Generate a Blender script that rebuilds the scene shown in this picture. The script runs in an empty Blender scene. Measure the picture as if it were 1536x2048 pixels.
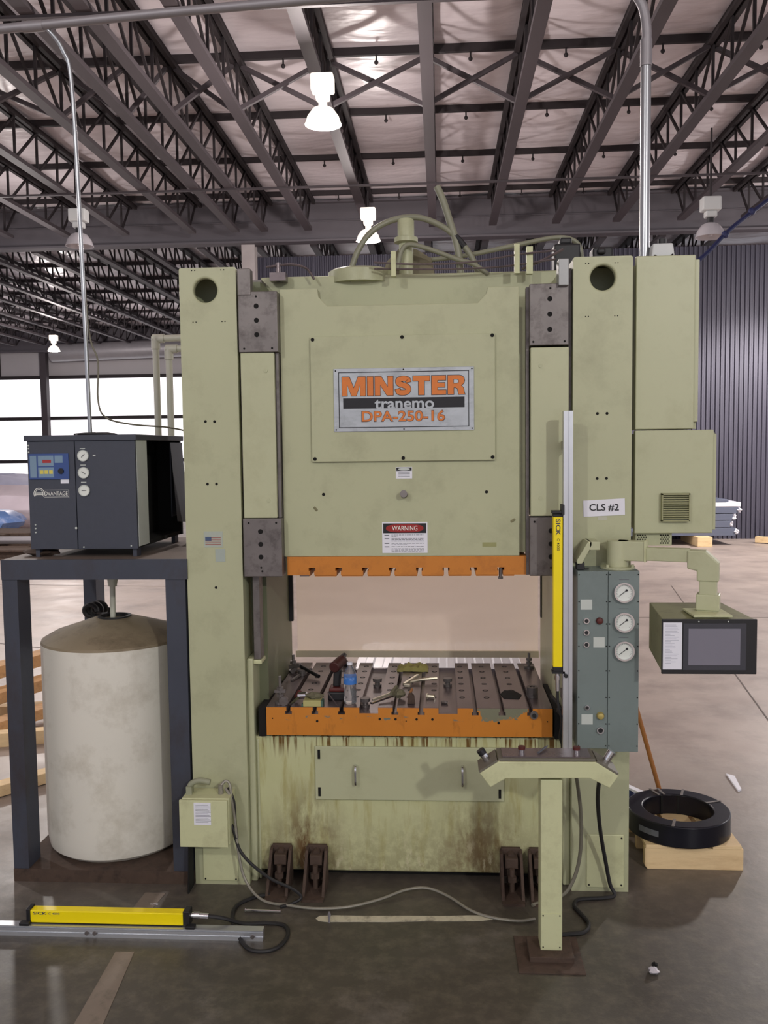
import bpy, math, random
from mathutils import Vector, Matrix, Euler
random.seed(7)
S = bpy.context.scene
COL = S.collection
PI = math.pi

# ------------------------------------------------------------------ camera
cam_d = bpy.data.cameras.new('camera')
cam = bpy.data.objects.new('camera', cam_d); COL.objects.link(cam)
yaw, pitch, roll = map(math.radians, (3.66, -4.10, 0.695))
fw = Vector((-math.sin(yaw)*math.cos(pitch), math.cos(yaw)*math.cos(pitch), math.sin(pitch)))
rt = Vector((math.cos(yaw), math.sin(yaw), 0)); up = rt.cross(fw)
rt2 = rt*math.cos(roll) - up*math.sin(roll); up2 = up*math.cos(roll) + rt*math.sin(roll)
M = Matrix((rt2, up2, -fw)).transposed().to_4x4(); M.translation = Vector((0, 0, 2.1))
cam.matrix_world = M
cam_d.sensor_fit = 'VERTICAL'; cam_d.sensor_height = 36.0
cam_d.lens = 1800.0/2048.0*36.0
cam_d.clip_end = 300
S.camera = cam

# ------------------------------------------------------------------ world, exposure
w = bpy.data.worlds.new('world'); S.world = w; w.use_nodes = True
wb = w.node_tree.nodes['Background']
wb.inputs[0].default_value = (0.90, 0.90, 1.0, 1); wb.inputs[1].default_value = 0.72
S.view_settings.view_transform = 'Standard'; S.view_settings.look = 'None'
S.view_settings.gamma = 1.0; S.view_settings.use_curve_mapping = False
S.view_settings.exposure = 0.0

def lamp_light(name, loc, power, size=0.2, color=(1, .95, .86)):
    d = bpy.data.lights.new(name, 'POINT'); d.energy = power; d.shadow_soft_size = size; d.color = color
    o = bpy.data.objects.new(name, d); COL.objects.link(o); o.location = loc
    return o
# the hall's high-bay lamps behind the photographer
lamp_light('key_lamp_light', (4.6, -6.4, 5.6), 1120, .18, (1, .99, .93))
lamp_light('side_lamp_light', (-3.6, -3.4, 5.6), 420, .16, (1, .98, .93))
def hall_lamp(loc, power, color=(1, .94, .9)):
    """a high-bay lamp whose reflector throws its light downwards"""
    d = bpy.data.lights.new('hall_lamp_light', 'SPOT'); d.energy = power; d.shadow_soft_size = .22; d.color = color
    d.spot_size = math.radians(164); d.spot_blend = .35
    o = bpy.data.objects.new('hall_lamp_light', d); COL.objects.link(o); o.location = loc
    lamp_light('ceiling_fill_light', (loc[0], loc[1], loc[2]-.5), power*.16, .25, color)   # added point light to brighten the ceiling, as prismatic glass leaks upwards
hall_lamp((8.0, 16.2, 5.6), 2000)
for p, e in (((10.5, 9.0, 5.6), 700), ((-10.0, 9.5, 5.6), 900), ((-8.0, 16.5, 5.6), 700)):
    hall_lamp(p, e)

# ------------------------------------------------------------------ helpers
def srgb(r, g, b):
    def c(u):
        u /= 255.0
        return u/12.92 if u <= .04045 else ((u+.055)/1.055)**2.4
    return (c(r), c(g), c(b))

class MB:
    def __init__(s): s.v = []; s.f = []
    def add(s, vs, fs):
        n = len(s.v); s.v += [tuple(v) for v in vs]; s.f += [tuple(i+n for i in f) for f in fs]; return s
    def box(s, x0, x1, y0, y1, z0, z1, m=None):
        vs = [Vector((x, y, z)) for z in (z0, z1) for y in (y0, y1) for x in (x0, x1)]
        if m is not None: vs = [m @ v for v in vs]
        return s.add(vs, [(0,2,3,1),(4,5,7,6),(0,1,5,4),(2,6,7,3),(0,4,6,2),(1,3,7,5)])
    def beam(s, p, q, wd, ht, upv=(0,0,1)):
        p, q = Vector(p), Vector(q); d = (q-p).normalized(); u = Vector(upv)
        if abs(d.dot(u)) > .98: u = Vector((0,1,0))
        r = d.cross(u).normalized()*wd/2; u = r.cross(d).normalized()*ht/2
        vs = [a + sx*r + sz*u for a in (p, q) for sx, sz in ((-1,-1),(1,-1),(1,1),(-1,1))]
        return s.add(vs, [(0,1,2,3),(4,7,6,5),(0,4,5,1),(1,5,6,2),(2,6,7,3),(3,7,4,0)])
    def prism(s, pts, axis, a, b, m=None):
        n = len(pts)
        def P(u, v, t): return Vector({'X': (t,u,v), 'Y': (u,t,v), 'Z': (u,v,t)}[axis])
        vs = [P(u, v, t) for t in (a, b) for u, v in pts]
        if m is not None: vs = [m @ v for v in vs]
        fs = [tuple(range(n))[::-1], tuple(range(n, 2*n))] + [(i, (i+1) % n, n+(i+1) % n, n+i) for i in range(n)]
        return s.add(vs, fs)
    def cyl(s, p, q, r, seg=16, r2=None, caps=True):
        p, q = Vector(p), Vector(q); d = (q-p).normalized()
        u = Vector((0,0,1)) if abs(d.z) < .9 else Vector((1,0,0))
        a = d.cross(u).normalized(); b = d.cross(a)
        r2 = r if r2 is None else r2
        vs = [c + R*(math.cos(t)*a + math.sin(t)*b) for c, R in ((p, r), (q, r2)) for t in [2*PI*i/seg for i in range(seg)]]
        fs = [(i, (i+1) % seg, seg+(i+1) % seg, seg+i) for i in range(seg)]
        if caps: fs += [tuple(range(seg))[::-1], tuple(range(seg, 2*seg))]
        return s.add(vs, fs)
    def ring(s, p, q, r, ri, seg=24):
        p, q = Vector(p), Vector(q); d = (q-p).normalized()
        u = Vector((0,0,1)) if abs(d.z) < .9 else Vector((1,0,0))
        a = d.cross(u).normalized(); b = d.cross(a)
        vs = []
        for c, R in ((p, r), (q, r), (q, ri), (p, ri)):
            vs += [c + R*(math.cos(2*PI*i/seg)*a + math.sin(2*PI*i/seg)*b) for i in range(seg)]
        fs = [(k*seg+i, k*seg+(i+1) % seg, ((k+1) % 4)*seg+(i+1) % seg, ((k+1) % 4)*seg+i) for k in range(4) for i in range(seg)]
        return s.add(vs, fs)
    def lathe(s, c, prof, seg=32, axis='Z'):
        c = Vector(c); vs = []
        for r, h in prof:
            for i in range(seg):
                t = 2*PI*i/seg
                vs.append(c + (Vector((r*math.cos(t), r*math.sin(t), h)) if axis == 'Z' else Vector((r*math.cos(t), h, r*math.sin(t)))))
        n = len(prof)
        fs = [(k*seg+i, k*seg+(i+1) % seg, (k+1)*seg+(i+1) % seg, (k+1)*seg+i) for k in range(n-1) for i in range(seg)]
        fs += [tuple(range(seg))[::-1], tuple(range((n-1)*seg, n*seg))]
        return s.add(vs, fs)
    def tube(s, pts, r, seg=8, smooth=True):
        P = [Vector(p) for p in pts]
        if smooth and len(P) > 2:
            Q = []
            E = [2*P[0]-P[1]] + P + [2*P[-1]-P[-2]]
            for i in range(1, len(E)-2):
                for k in range(6):
                    t = k/6; a, b, c, d = E[i-1:i+3]
                    Q.append(.5*((2*b) + (c-a)*t + (2*a-5*b+4*c-d)*t*t + (3*b-a-3*c+d)*t**3))
            P = Q + [P[-1]]
        d0 = (P[1]-P[0]).normalized(); u = Vector((0,0,1)) if abs(d0.z) < .9 else Vector((1,0,0))
        a = d0.cross(u).normalized(); vs = []
        for i, p in enumerate(P):
            d = (P[min(i+1, len(P)-1)]-P[max(i-1, 0)]).normalized()
            a = (a - d*a.dot(d)).normalized(); b = d.cross(a)
            vs += [p + r*(math.cos(2*PI*k/seg)*a + math.sin(2*PI*k/seg)*b) for k in range(seg)]
        n = len(P)
        fs = [(j*seg+k, j*seg+(k+1) % seg, (j+1)*seg+(k+1) % seg, (j+1)*seg+k) for j in range(n-1) for k in range(seg)]
        fs += [tuple(range(seg))[::-1], tuple(range((n-1)*seg, n*seg))]
        return s.add(vs, fs)
    def blob(s, c, r, seg=12, rings=8, jit=0.0, seed=1):
        rnd = random.Random(seed); c = Vector(c); vs = []; r = Vector(r) if not isinstance(r, (int, float)) else Vector((r, r, r))
        for j in range(rings+1):
            ph = PI*j/rings
            for i in range(seg):
                t = 2*PI*i/seg; k = 1+rnd.uniform(-jit, jit)
                vs.append(c + Vector((r.x*math.sin(ph)*math.cos(t)*k, r.y*math.sin(ph)*math.sin(t)*k, r.z*math.cos(ph)*k)))
        fs = [(j*seg+i, (j+1)*seg+i, (j+1)*seg+(i+1) % seg, j*seg+(i+1) % seg) for j in range(rings) for i in range(seg)]
        return s.add(vs, fs)

WL = {}
def mesh_of(name, mb, off=Vector((0,0,0))):
    me = bpy.data.meshes.new(name)
    me.from_pydata([tuple(Vector(v)-off) for v in mb.v], [], mb.f)
    import bmesh
    bm = bmesh.new(); bm.from_mesh(me); bmesh.ops.recalc_face_normals(bm, faces=bm.faces); bm.to_mesh(me); bm.free()
    me.update(); return me
def dress(o, mat, bevel, smooth):
    if mat: o.data.materials.append(mat)
    if smooth:
        for p in o.data.polygons: p.use_smooth = True
        try: o.data.set_sharp_from_angle(angle=math.radians(38))
        except Exception: pass
    if bevel:
        b = o.modifiers.new('bevel', 'BEVEL'); b.width = bevel; b.segments = 2; b.limit_method = 'ANGLE'; b.angle_limit = math.radians(50)
def thing(name, label, cat, loc=(0,0,0), rz=0, group=None, kind=None):
    o = bpy.data.objects.new(name, None); COL.objects.link(o); o.empty_display_size = .1
    o.location = loc; o.rotation_euler = (0, 0, rz); WL[o] = Vector(loc)
    if label: o['label'] = label
    if cat: o['category'] = cat
    if group: o['group'] = group
    if kind: o['kind'] = kind
    return o
def part(name, mb, mat, parent, label=None, bevel=0, smooth=False, local=False, kind=None):
    off = Vector((0,0,0)) if local else WL[parent]
    o = bpy.data.objects.new(name, mesh_of(name, mb, off)); COL.objects.link(o)
    o.parent = parent; WL[o] = WL[parent]
    dress(o, mat, bevel, smooth)
    if label: o['label'] = label
    if kind: o['kind'] = kind
    return o
def single(name, mb, mat, label, cat, group=None, kind=None, bevel=0, smooth=False):
    xs, ys, zs = zip(*mb.v)
    org = Vector(((min(xs)+max(xs))/2, (min(ys)+max(ys))/2, min(zs)))
    o = bpy.data.objects.new(name, mesh_of(name, mb, org)); COL.objects.link(o); o.location = org; WL[o] = org
    dress(o, mat, bevel, smooth)
    if label: o['label'] = label
    if cat: o['category'] = cat
    if group: o['group'] = group
    if kind: o['kind'] = kind
    return o
def struct(name, mb, mat, **k):
    return single(name, mb, mat, k.pop('label', None), None, kind='structure', **k)
def inst(src, name, parent, loc=(0,0,0), rot=None):
    o = bpy.data.objects.new(name, src.data); COL.objects.link(o); o.parent = parent; o.location = loc
    if rot: o.rotation_euler = rot
    WL[o] = WL[parent]; return o
def copy_tree(o, parent=None):
    c = o.copy(); COL.objects.link(c); c.parent = parent; WL[c] = WL[o]
    for ch in list(o.children): copy_tree(ch, c)
    return c

def text(name, body, x0, x1, z0, z1, y, mat, parent, off=0.0, depth=.0006, shear=0, local=False, rot=0, plane='XZ'):
    """lettering fitted to the given rectangle on a vertical plane facing -Y"""
    cu = bpy.data.curves.new(name, 'FONT'); cu.body = body; cu.size = 1; cu.offset = off; cu.shear = shear; cu.resolution_u = 4
    t = bpy.data.objects.new('tmp', cu); me = t.to_mesh()
    vs = [v.co.copy() for v in me.vertices]; fs = [tuple(p.vertices) for p in me.polygons]; t.to_mesh_clear()
    bpy.data.objects.remove(t)
    xs = [v.x for v in vs]; ys = [v.y for v in vs]
    a, b, c, d = min(xs), max(xs), min(ys), max(ys)
    out = []
    for v in vs:
        u, q = (v.x-a)/(b-a), (v.y-c)/(d-c)
        if rot == -90: u, q = q, 1-u
        out.append((x0+u*(x1-x0), y-depth, z0+q*(z1-z0)))
    m = MB(); m.add(out, fs)
    o = bpy.data.objects.new(name, bpy.data.meshes.new(name))
    offv = Vector((0,0,0)) if local else WL[parent]
    o.data.from_pydata([tuple(Vector(v)-offv) for v in out], [], fs); o.data.materials.append(mat)
    COL.objects.link(o); o.parent = parent; WL[o] = WL[parent]
    return o

def inset(poly, d):
    """outline moved outwards by d (counter-clockwise polygon)"""
    n = len(poly); out = []
    ar = sum(poly[i][0]*poly[(i+1) % n][1]-poly[(i+1) % n][0]*poly[i][1] for i in range(n))
    sg = 1 if ar > 0 else -1
    for i in range(n):
        p0, p1, p2 = Vector(poly[i-1]), Vector(poly[i]), Vector(poly[(i+1) % n])
        e1 = (p1-p0).normalized(); e2 = (p2-p1).normalized()
        n1 = Vector((e1.y, -e1.x))*sg; n2 = Vector((e2.y, -e2.x))*sg
        k = n1+n2
        k = k/max(k.length_squared/2, .35)
        out.append(tuple(p1+k*d))
    return out
def band(pts, th, grow=0):
    Q = []; P = [Vector(p) for p in pts]; E = [2*P[0]-P[1]]+P+[2*P[-1]-P[-2]]
    for i in range(1, len(E)-2):
        for k in range(5):
            t = k/5; a, b, c, d = E[i-1:i+3]
            Q.append(.5*((2*b)+(c-a)*t+(2*a-5*b+4*c-d)*t*t+(3*b-a-3*c+d)*t**3))
    Q.append(P[-1]); L_, R_ = [], []
    for i, q in enumerate(Q):
        d = (Q[min(i+1, len(Q)-1)]-Q[max(i-1, 0)]).normalized(); nn = Vector((-d.y, d.x))*th/2
        L_.append(tuple(q+nn)); R_.append(tuple(q-nn))
    if grow:
        for lst in (L_, R_):
            e = (Vector(lst[0])-Vector(lst[1])).normalized()*grow; lst[0] = tuple(Vector(lst[0])+e)
            e = (Vector(lst[-1])-Vector(lst[-2])).normalized()*grow; lst[-1] = tuple(Vector(lst[-1])+e)
    return L_, R_
GL = {
 'I': (.30, [(0,0),(.30,0),(.30,1),(0,1)]),
 'T': (.86, [(.28,0),(.58,0),(.58,.74),(.86,.74),(.86,1),(0,1),(0,.74),(.28,.74)]),
 'E': (.74, [(0,0),(.74,0),(.74,.24),(.30,.24),(.30,.39),(.68,.39),(.68,.62),(.30,.62),(.30,.76),(.73,.76),(.73,1),(0,1)]),
 'N': (.94, [(0,0),(.27,0),(.27,.56),(.62,0),(.94,0),(.94,1),(.67,1),(.67,.44),(.32,1),(0,1)]),
 'M': (1.22, [(0,0),(.26,0),(.26,.62),(.49,0),(.73,0),(.96,.62),(.96,0),(1.22,0),(1.22,1),(.84,1),(.61,.40),(.38,1),(0,1)]),
 'R': (.90, [(0,0),(.30,0),(.30,.36),(.40,.36),(.50,.30),(.56,0),(.88,0),(.84,.10),(.80,.34),(.68,.46),(.82,.58),(.86,.72),(.82,.88),(.72,.97),(.58,1),(0,1)]),
 'S': (.84, [(.70,.68),(.66,.82),(.45,.87),(.22,.82),(.165,.70),(.24,.595),(.45,.52),(.63,.44),(.69,.31),(.62,.18),(.42,.13),(.20,.17),(.135,.33)]),
}
def block_word(word, x0, x1, z0, z1, y, parent):
    """heavy capitals with a black keyline"""
    gap = .10; W = sum(GL[c][0] for c in word)+gap*(len(word)-1); sx = (x1-x0)/W; sz = z1-z0; x = x0
    bk, og, ho = MB(), MB(), MB()
    for c in word:
        w_, poly = GL[c]
        P = [(x+u*sx, z0+v*sz) for u, v in poly]
        if c == 'S':
            for m_, th, g_, ya, yb in ((og, .265*sz, 0, y-.0016, y-.0008), (bk, .265*sz+.0048, .0024, y-.0008, y)):
                A, B_ = band(P, th, g_)
                for i in range(len(A)-1): m_.prism([A[i], A[i+1], B_[i+1], B_[i]], 'Y', ya, yb)
            x += (w_+gap)*sx; continue
        og.prism(P, 'Y', y-.0016, y-.0008)
        bk.prism(inset(P, .0024), 'Y', y-.0008, y)
        if c == 'R':
            H = [(x+u*sx, z0+v*sz) for u, v in ((.30,.58),(.46,.58),(.54,.62),(.56,.68),(.54,.75),(.46,.78),(.30,.78))]
            part('letter_counter', MB().prism(inset(H, .001), 'Y', y-.0021, y-.0016), ink, parent)
            ho.prism(inset(H, -.001), 'Y', y-.0026, y-.0021)
        x += (w_+gap)*sx
    part('letter_keyline', bk, ink, parent); part('lettering', og, org_ink, parent); part('letter_counter', ho, brush, parent)

# ------------------------------------------------------------------ materials
MT = {}
def pm(name, col, rough=.5, metal=0.0, var=.12, scale=5.0, dark=None, dark_amt=0.0, dark_scale=3.0, bump=.0, coat=0.0,
       emit=None, es=0.0, stretch=(1,1,1), fine=0.0):
    m = bpy.data.materials.new(name); m.use_nodes = True; nt = m.node_tree; N = nt.nodes; L = nt.links
    b = N['Principled BSDF']; b.inputs['Roughness'].default_value = rough; b.inputs['Metallic'].default_value = metal
    if coat: b.inputs['Coat Weight'].default_value = coat; b.inputs['Coat Roughness'].default_value = .2
    tc = N.new('ShaderNodeTexCoord'); mp = N.new('ShaderNodeMapping'); mp.inputs['Scale'].default_value = stretch
    L.new(tc.outputs['Object'], mp.inputs[0])
    n1 = N.new('ShaderNodeTexNoise'); n1.inputs['Scale'].default_value = scale; n1.inputs['Detail'].default_value = 5
    L.new(mp.outputs[0], n1.inputs['Vector'])
    mx = N.new('ShaderNodeMix'); mx.data_type = 'RGBA'
    mx.inputs[6].default_value = (*[c*(1-var) for c in col], 1); mx.inputs[7].default_value = (*[min(1, c*(1+var)) for c in col], 1)
    L.new(n1.outputs[0], mx.inputs[0]); out = mx.outputs[2]
    if dark is not None:
        n2 = N.new('ShaderNodeTexNoise'); n2.inputs['Scale'].default_value = dark_scale; n2.inputs['Detail'].default_value = 8
        n2.inputs['Roughness'].default_value = .68; L.new(mp.outputs[0], n2.inputs['Vector'])
        cr = N.new('ShaderNodeValToRGB'); cr.color_ramp.elements[0].position = .5; cr.color_ramp.elements[1].position = .75
        cr.color_ramp.elements[0].color = (0,0,0,1); cr.color_ramp.elements[1].color = (dark_amt,)*3+(1,)
        L.new(n2.outputs[0], cr.inputs[0])
        m2 = N.new('ShaderNodeMix'); m2.data_type = 'RGBA'; L.new(cr.outputs[0], m2.inputs[0]); L.new(out, m2.inputs[6])
        m2.inputs[7].default_value = (*dark, 1); out = m2.outputs[2]
    L.new(out, b.inputs['Base Color'])
    if bump:
        bp = N.new('ShaderNodeBump'); bp.inputs['Strength'].default_value = bump; bp.inputs['Distance'].default_value = .01
        L.new(n1.outputs[0], bp.inputs['Height']); L.new(bp.outputs[0], b.inputs['Normal'])
    if emit:
        b.inputs['Emission Color'].default_value = (*emit, 1); b.inputs['Emission Strength'].default_value = es
    MT[name] = m; return m

SAGE = srgb(180, 182, 148)
sage = pm('sage_paint', SAGE, .42, var=.05, scale=3, dark=srgb(128,124,96), dark_amt=.35, dark_scale=5)
sage_clean = pm('sage_paint_clean', srgb(184,186,152), .4, var=.04, scale=2, dark=srgb(150,146,110), dark_amt=.35, dark_scale=5)
cream = pm('cream_paint', srgb(202,204,162), .45, var=.04, scale=4, dark=srgb(140,134,98), dark_amt=.4, dark_scale=9)
steel_dark = pm('blued_steel', srgb(118,112,110), .45, .55, var=.25, scale=9, dark=srgb(60,52,50), dark_amt=.8, dark_scale=12)
steel_plate = pm('oiled_plate_steel', srgb(120,108,110), .24, .45, var=.15, scale=4, dark=srgb(70,60,62), dark_amt=.7, dark_scale=5)
rust = pm('rusty_steel', srgb(78,62,52), .8, .1, var=.3, scale=18, dark=srgb(40,30,24), dark_amt=.9, dark_scale=14, bump=.4)
orange = pm('orange_paint', srgb(200,124,40), .45, var=.08, scale=5, dark=srgb(150,84,26), dark_amt=.6, dark_scale=8)
black = pm('black_plastic', srgb(26,25,28), .5, var=.1)
hole_m = pm('dark_bore', srgb(14,13,12), .9, var=.1)
alu = pm('aluminium', srgb(205,207,212), .35, .75, var=.05, scale=20)
galv = pm('galvanised_conduit', srgb(170,172,176), .32, .85, var=.1, scale=12)
galv_dull = pm('weathered_conduit', srgb(150,146,150), .5, .5, var=.1, scale=12)
yellow = pm('yellow_housing', srgb(250,226,0), .4, var=.03)
grey_cab = pm('grey_cabinet_paint', srgb(118,130,128), .4, var=.06, scale=4, dark=srgb(92,100,98), dark_amt=.4)
stand_m = pm('dark_blue_steel', srgb(66,70,82), .55, .2, var=.2, scale=6, dark=srgb(52,38,30), dark_amt=.8, dark_scale=3, stretch=(1,1,.5))
chill_m = pm('slate_paint', srgb(60,64,76), .5, var=.1, scale=40)
chill_dark = pm('chiller_interior', srgb(20,19,21), .85, var=.2)
white_paper = pm('white_paper', srgb(232,232,240), .8, var=.03)
label_beige = pm('pale_label', srgb(196,202,196), .6, var=.04)
ink = pm('black_ink', srgb(22,22,30), .6, var=.05)
blue_ink = pm('blue_ink', srgb(34,40,84), .6, var=.05)
org_ink = pm('orange_ink', srgb(214,120,48), .5, var=.08, scale=60)
white_ink = pm('white_ink', srgb(235,235,228), .6, var=.02)
red_ink = pm('red_ink', srgb(150,24,22), .5, var=.1)
grey_ink = pm('grey_ink', srgb(96,98,104), .7, var=.05)
brush = pm('brushed_plate', srgb(178,182,186), .38, .6, var=.2, scale=14, dark=srgb(120,122,124), dark_amt=.6, dark_scale=9, stretch=(1,1,2))
chrome = pm('chrome', srgb(220,220,222), .12, 1.0, var=.02)
dial_m = pm('dial_face', srgb(226,230,224), .5, var=.02)
tank_m = pm('tank_resin', srgb(228,224,212), .5, var=.04, scale=3, dark=srgb(150,138,112), dark_amt=.5, dark_scale=4)
tank_top = pm('tank_lid_shaded', srgb(142,128,104), .7, var=.15, scale=7, dark=srgb(84,70,54), dark_amt=.7, dark_scale=6)  # shade under the stand top is put into the lid's brown
wood = pm('pine', srgb(232,204,158), .7, var=.15, scale=6, stretch=(1,6,6), dark=srgb(150,108,60), dark_amt=.5)
wood_o = pm('orange_timber', srgb(196,152,104), .7, var=.2, scale=5, stretch=(1,6,6), dark=srgb(120,80,44), dark_amt=.5)
wood_d = pm('brown_handle', srgb(160,104,50), .55, var=.2, scale=8)
joist_m = pm('joist_primer', srgb(70,63,67), .6, .1, var=.1, scale=2)
joist_d = pm('dark_joist_primer', srgb(44,38,41), .7, .1, var=.1, scale=2)
beam_m = pm('girder_primer', srgb(88,84,90), .65, var=.08, scale=1)
rubber = pm('black_rubber', srgb(34,33,34), .6, var=.1)
cable_g = pm('grey_cable', srgb(118,114,100), .55, var=.1, scale=40)
conduit_flex = pm('flexible_metal_conduit', srgb(150,146,134), .45, .4, var=.2, scale=120)
pvc = pm('pvc_pipe', srgb(206,206,190), .4, var=.05)
darkred = pm('dark_red_plastic', srgb(86,30,26), .5, var=.1)
coil_m = pm('black_steel_strapping', srgb(26,26,36), .28, .3, var=.2, scale=3, stretch=(1,1,30))
rag_m = pm('yellow_green_cloth', srgb(150,144,84), .9, var=.2, scale=20, bump=.6)
blue_film = pm('blue_wrapping_film', srgb(110,140,196), .35, var=.3, scale=2, dark=srgb(214,214,232), dark_amt=.9, dark_scale=2)
pink_film = pm('pale_wrapping_film', srgb(234,218,226), .35, var=.15, scale=2)
blue_hose_m = pm('blue_hose', srgb(34,40,82), .5, var=.1)
olive_hose = pm('olive_hose', srgb(132,132,112), .4, var=.12, scale=15)
sheet_pale = pm('pale_sheet_edge', srgb(222,222,232), .5, var=.05)
sheet_grey = pm('grey_sheet_face', srgb(92,98,116), .5, var=.12, scale=3, stretch=(1,1,10))
screen_m = pm('screen_glass', srgb(104,102,112), .25, var=.02, emit=srgb(104,100,112), es=.25)

def mat_nodes(name):
    m = bpy.data.materials.new(name); m.use_nodes = True
    return m, m.node_tree.nodes, m.node_tree.links, m.node_tree.nodes['Principled BSDF']
def mixc(N, L, fac, a, b):
    x = N.new('ShaderNodeMix'); x.data_type = 'RGBA'
    for s, v in ((0, fac), (6, a), (7, b)):
        if isinstance(v, tuple): x.inputs[s].default_value = (*v[:3], 1)
        elif isinstance(v, (int, float)): x.inputs[s].default_value = v
        else: L.new(v, x.inputs[s])
    return x.outputs[2]
def mth(N, L, op, a, b=None, clamp=False):
    x = N.new('ShaderNodeMath'); x.operation = op; x.use_clamp = clamp
    for i, v in ((0, a), (1, b)):
        if v is None: continue
        if isinstance(v, (int, float)): x.inputs[i].default_value = v
        else: L.new(v, x.inputs[i])
    return x.outputs[0]
def noise(N, L, vec, scale, detail=5, rough=.5, st=(1,1,1)):
    mp = N.new('ShaderNodeMapping'); mp.inputs['Scale'].default_value = st; L.new(vec, mp.inputs[0])
    n = N.new('ShaderNodeTexNoise'); n.inputs['Scale'].default_value = scale; n.inputs['Detail'].default_value = detail; n.inputs['Roughness'].default_value = rough
    L.new(mp.outputs[0], n.inputs['Vector']); return n.outputs[0]
def ramp(N, L, v, a, b, lo=0.0, hi=1.0):
    x = N.new('ShaderNodeMapRange'); x.inputs[1].default_value = a; x.inputs[2].default_value = b
    x.inputs[3].default_value = lo; x.inputs[4].default_value = hi; L.new(v, x.inputs[0]); return x.outputs[0]

# stained paint of the press bed and column feet: oil streaks, rust and scum, in the object's own height
def stained():
    m, N, L, b = mat_nodes('stained_bed_paint')
    tc = N.new('ShaderNodeTexCoord'); o = tc.outputs['Object']
    sp = N.new('ShaderNodeSeparateXYZ'); L.new(o, sp.inputs[0]); x, y, z = sp.outputs
    base = mixc(N, L, noise(N, L, o, 5), srgb(186,188,140), srgb(202,203,160))
    streak = ramp(N, L, noise(N, L, o, 9, 6, .6, (2.6,2.6,.35)), .5, .66)
    up_ = ramp(N, L, z, .1, .74, .55, .95)
    c = mixc(N, L, mth(N, L, 'MULTIPLY', mth(N, L, 'MULTIPLY', streak, up_), .7), base, srgb(156,142,70))
    # oil runs straight under the bolster
    run = ramp(N, L, noise(N, L, o, 16, 4, .6, (3,3,.12)), .52, .6)
    top = ramp(N, L, mth(N, L, 'ADD', z, mth(N, L, 'MULTIPLY', noise(N, L, o, 10, 3, .5, (2,2,.1)), .12)), .66, .74)
    c = mixc(N, L, mth(N, L, 'MULTIPLY', run, top), c, srgb(104,74,20))
    # grime climbing from the floor
    g = mth(N, L, 'ADD', z, mth(N, L, 'MULTIPLY', noise(N, L, o, 4, 6, .65, (1.4,1.4,.4)), -.45))
    low = ramp(N, L, g, .16, -.2)
    spk = ramp(N, L, noise(N, L, o, 26, 8, .7), .38, .56)
    c = mixc(N, L, mth(N, L, 'MULTIPLY', low, mth(N, L, 'ADD', mth(N, L, 'MULTIPLY', spk, .45), .15)), c, srgb(112,96,70))
    # rust clouds above the levelling brackets
    for cx, wd, am in ((-.50, .20, .95), (.34, .26, .75)):
        d = mth(N, L, 'ABSOLUTE', mth(N, L, 'SUBTRACT', x, cx))
        near = ramp(N, L, d, wd, 0.02)
        hh = ramp(N, L, z, .52, .22)
        cl = mth(N, L, 'MULTIPLY', mth(N, L, 'MULTIPLY', near, hh), ramp(N, L, noise(N, L, o, 11, 7, .65, (1.5,1.5,.6)), .36, .56))
        c = mixc(N, L, mth(N, L, 'MULTIPLY', cl, am), c, srgb(94,62,26))
    scum = mth(N, L, 'MULTIPLY', ramp(N, L, noise(N, L, o, 13, 8, .7, (1.3,1.3,.5)), .57, .66), ramp(N, L, z, .25, .08))
    c = mixc(N, L, mth(N, L, 'MULTIPLY', scum, .8), c, srgb(206,200,166))
    L.new(c, b.inputs['Base Color']); b.inputs['Roughness'].default_value = .45
    return m
bed_m = stained()

def orange_worn():
    m, N, L, b = mat_nodes('worn_orange_paint')
    tc = N.new('ShaderNodeTexCoord'); o = tc.outputs['Object']
    sp = N.new('ShaderNodeSeparateXYZ'); L.new(o, sp.inputs[0]); x, y, z = sp.outputs
    c = mixc(N, L, noise(N, L, o, 4), srgb(190,116,34), srgb(210,134,46))
    c = mixc(N, L, ramp(N, L, noise(N, L, o, 18, 6, .6, (1,1,.4)), .6, .72, 0, .4), c, srgb(120,70,24))
    # flaked primer on the right third, near the top edge
    nx = ramp(N, L, mth(N, L, 'ABSOLUTE', mth(N, L, 'SUBTRACT', x, .44)), .22, .02)
    nz = ramp(N, L, z, .755, .86)
    fl = mth(N, L, 'MULTIPLY', nx, nz)
    fl = ramp(N, L, mth(N, L, 'ADD', fl, mth(N, L, 'MULTIPLY', noise(N, L, o, 22, 6, .7), 1.1)), .98, 1.02)
    c = mixc(N, L, fl, c, srgb(122,122,100))
    sc = mth(N, L, 'MULTIPLY', ramp(N, L, noise(N, L, o, 30, 5, .6, (.5,1,1.4)), .6, .63), ramp(N, L, mth(N, L, 'ABSOLUTE', mth(N, L, 'SUBTRACT', z, .815)), .014, .006))
    c = mixc(N, L, sc, c, srgb(112,116,104))
    L.new(c, b.inputs['Base Color']); b.inputs['Roughness'].default_value = .42
    return m
orange_w = orange_worn()

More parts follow.
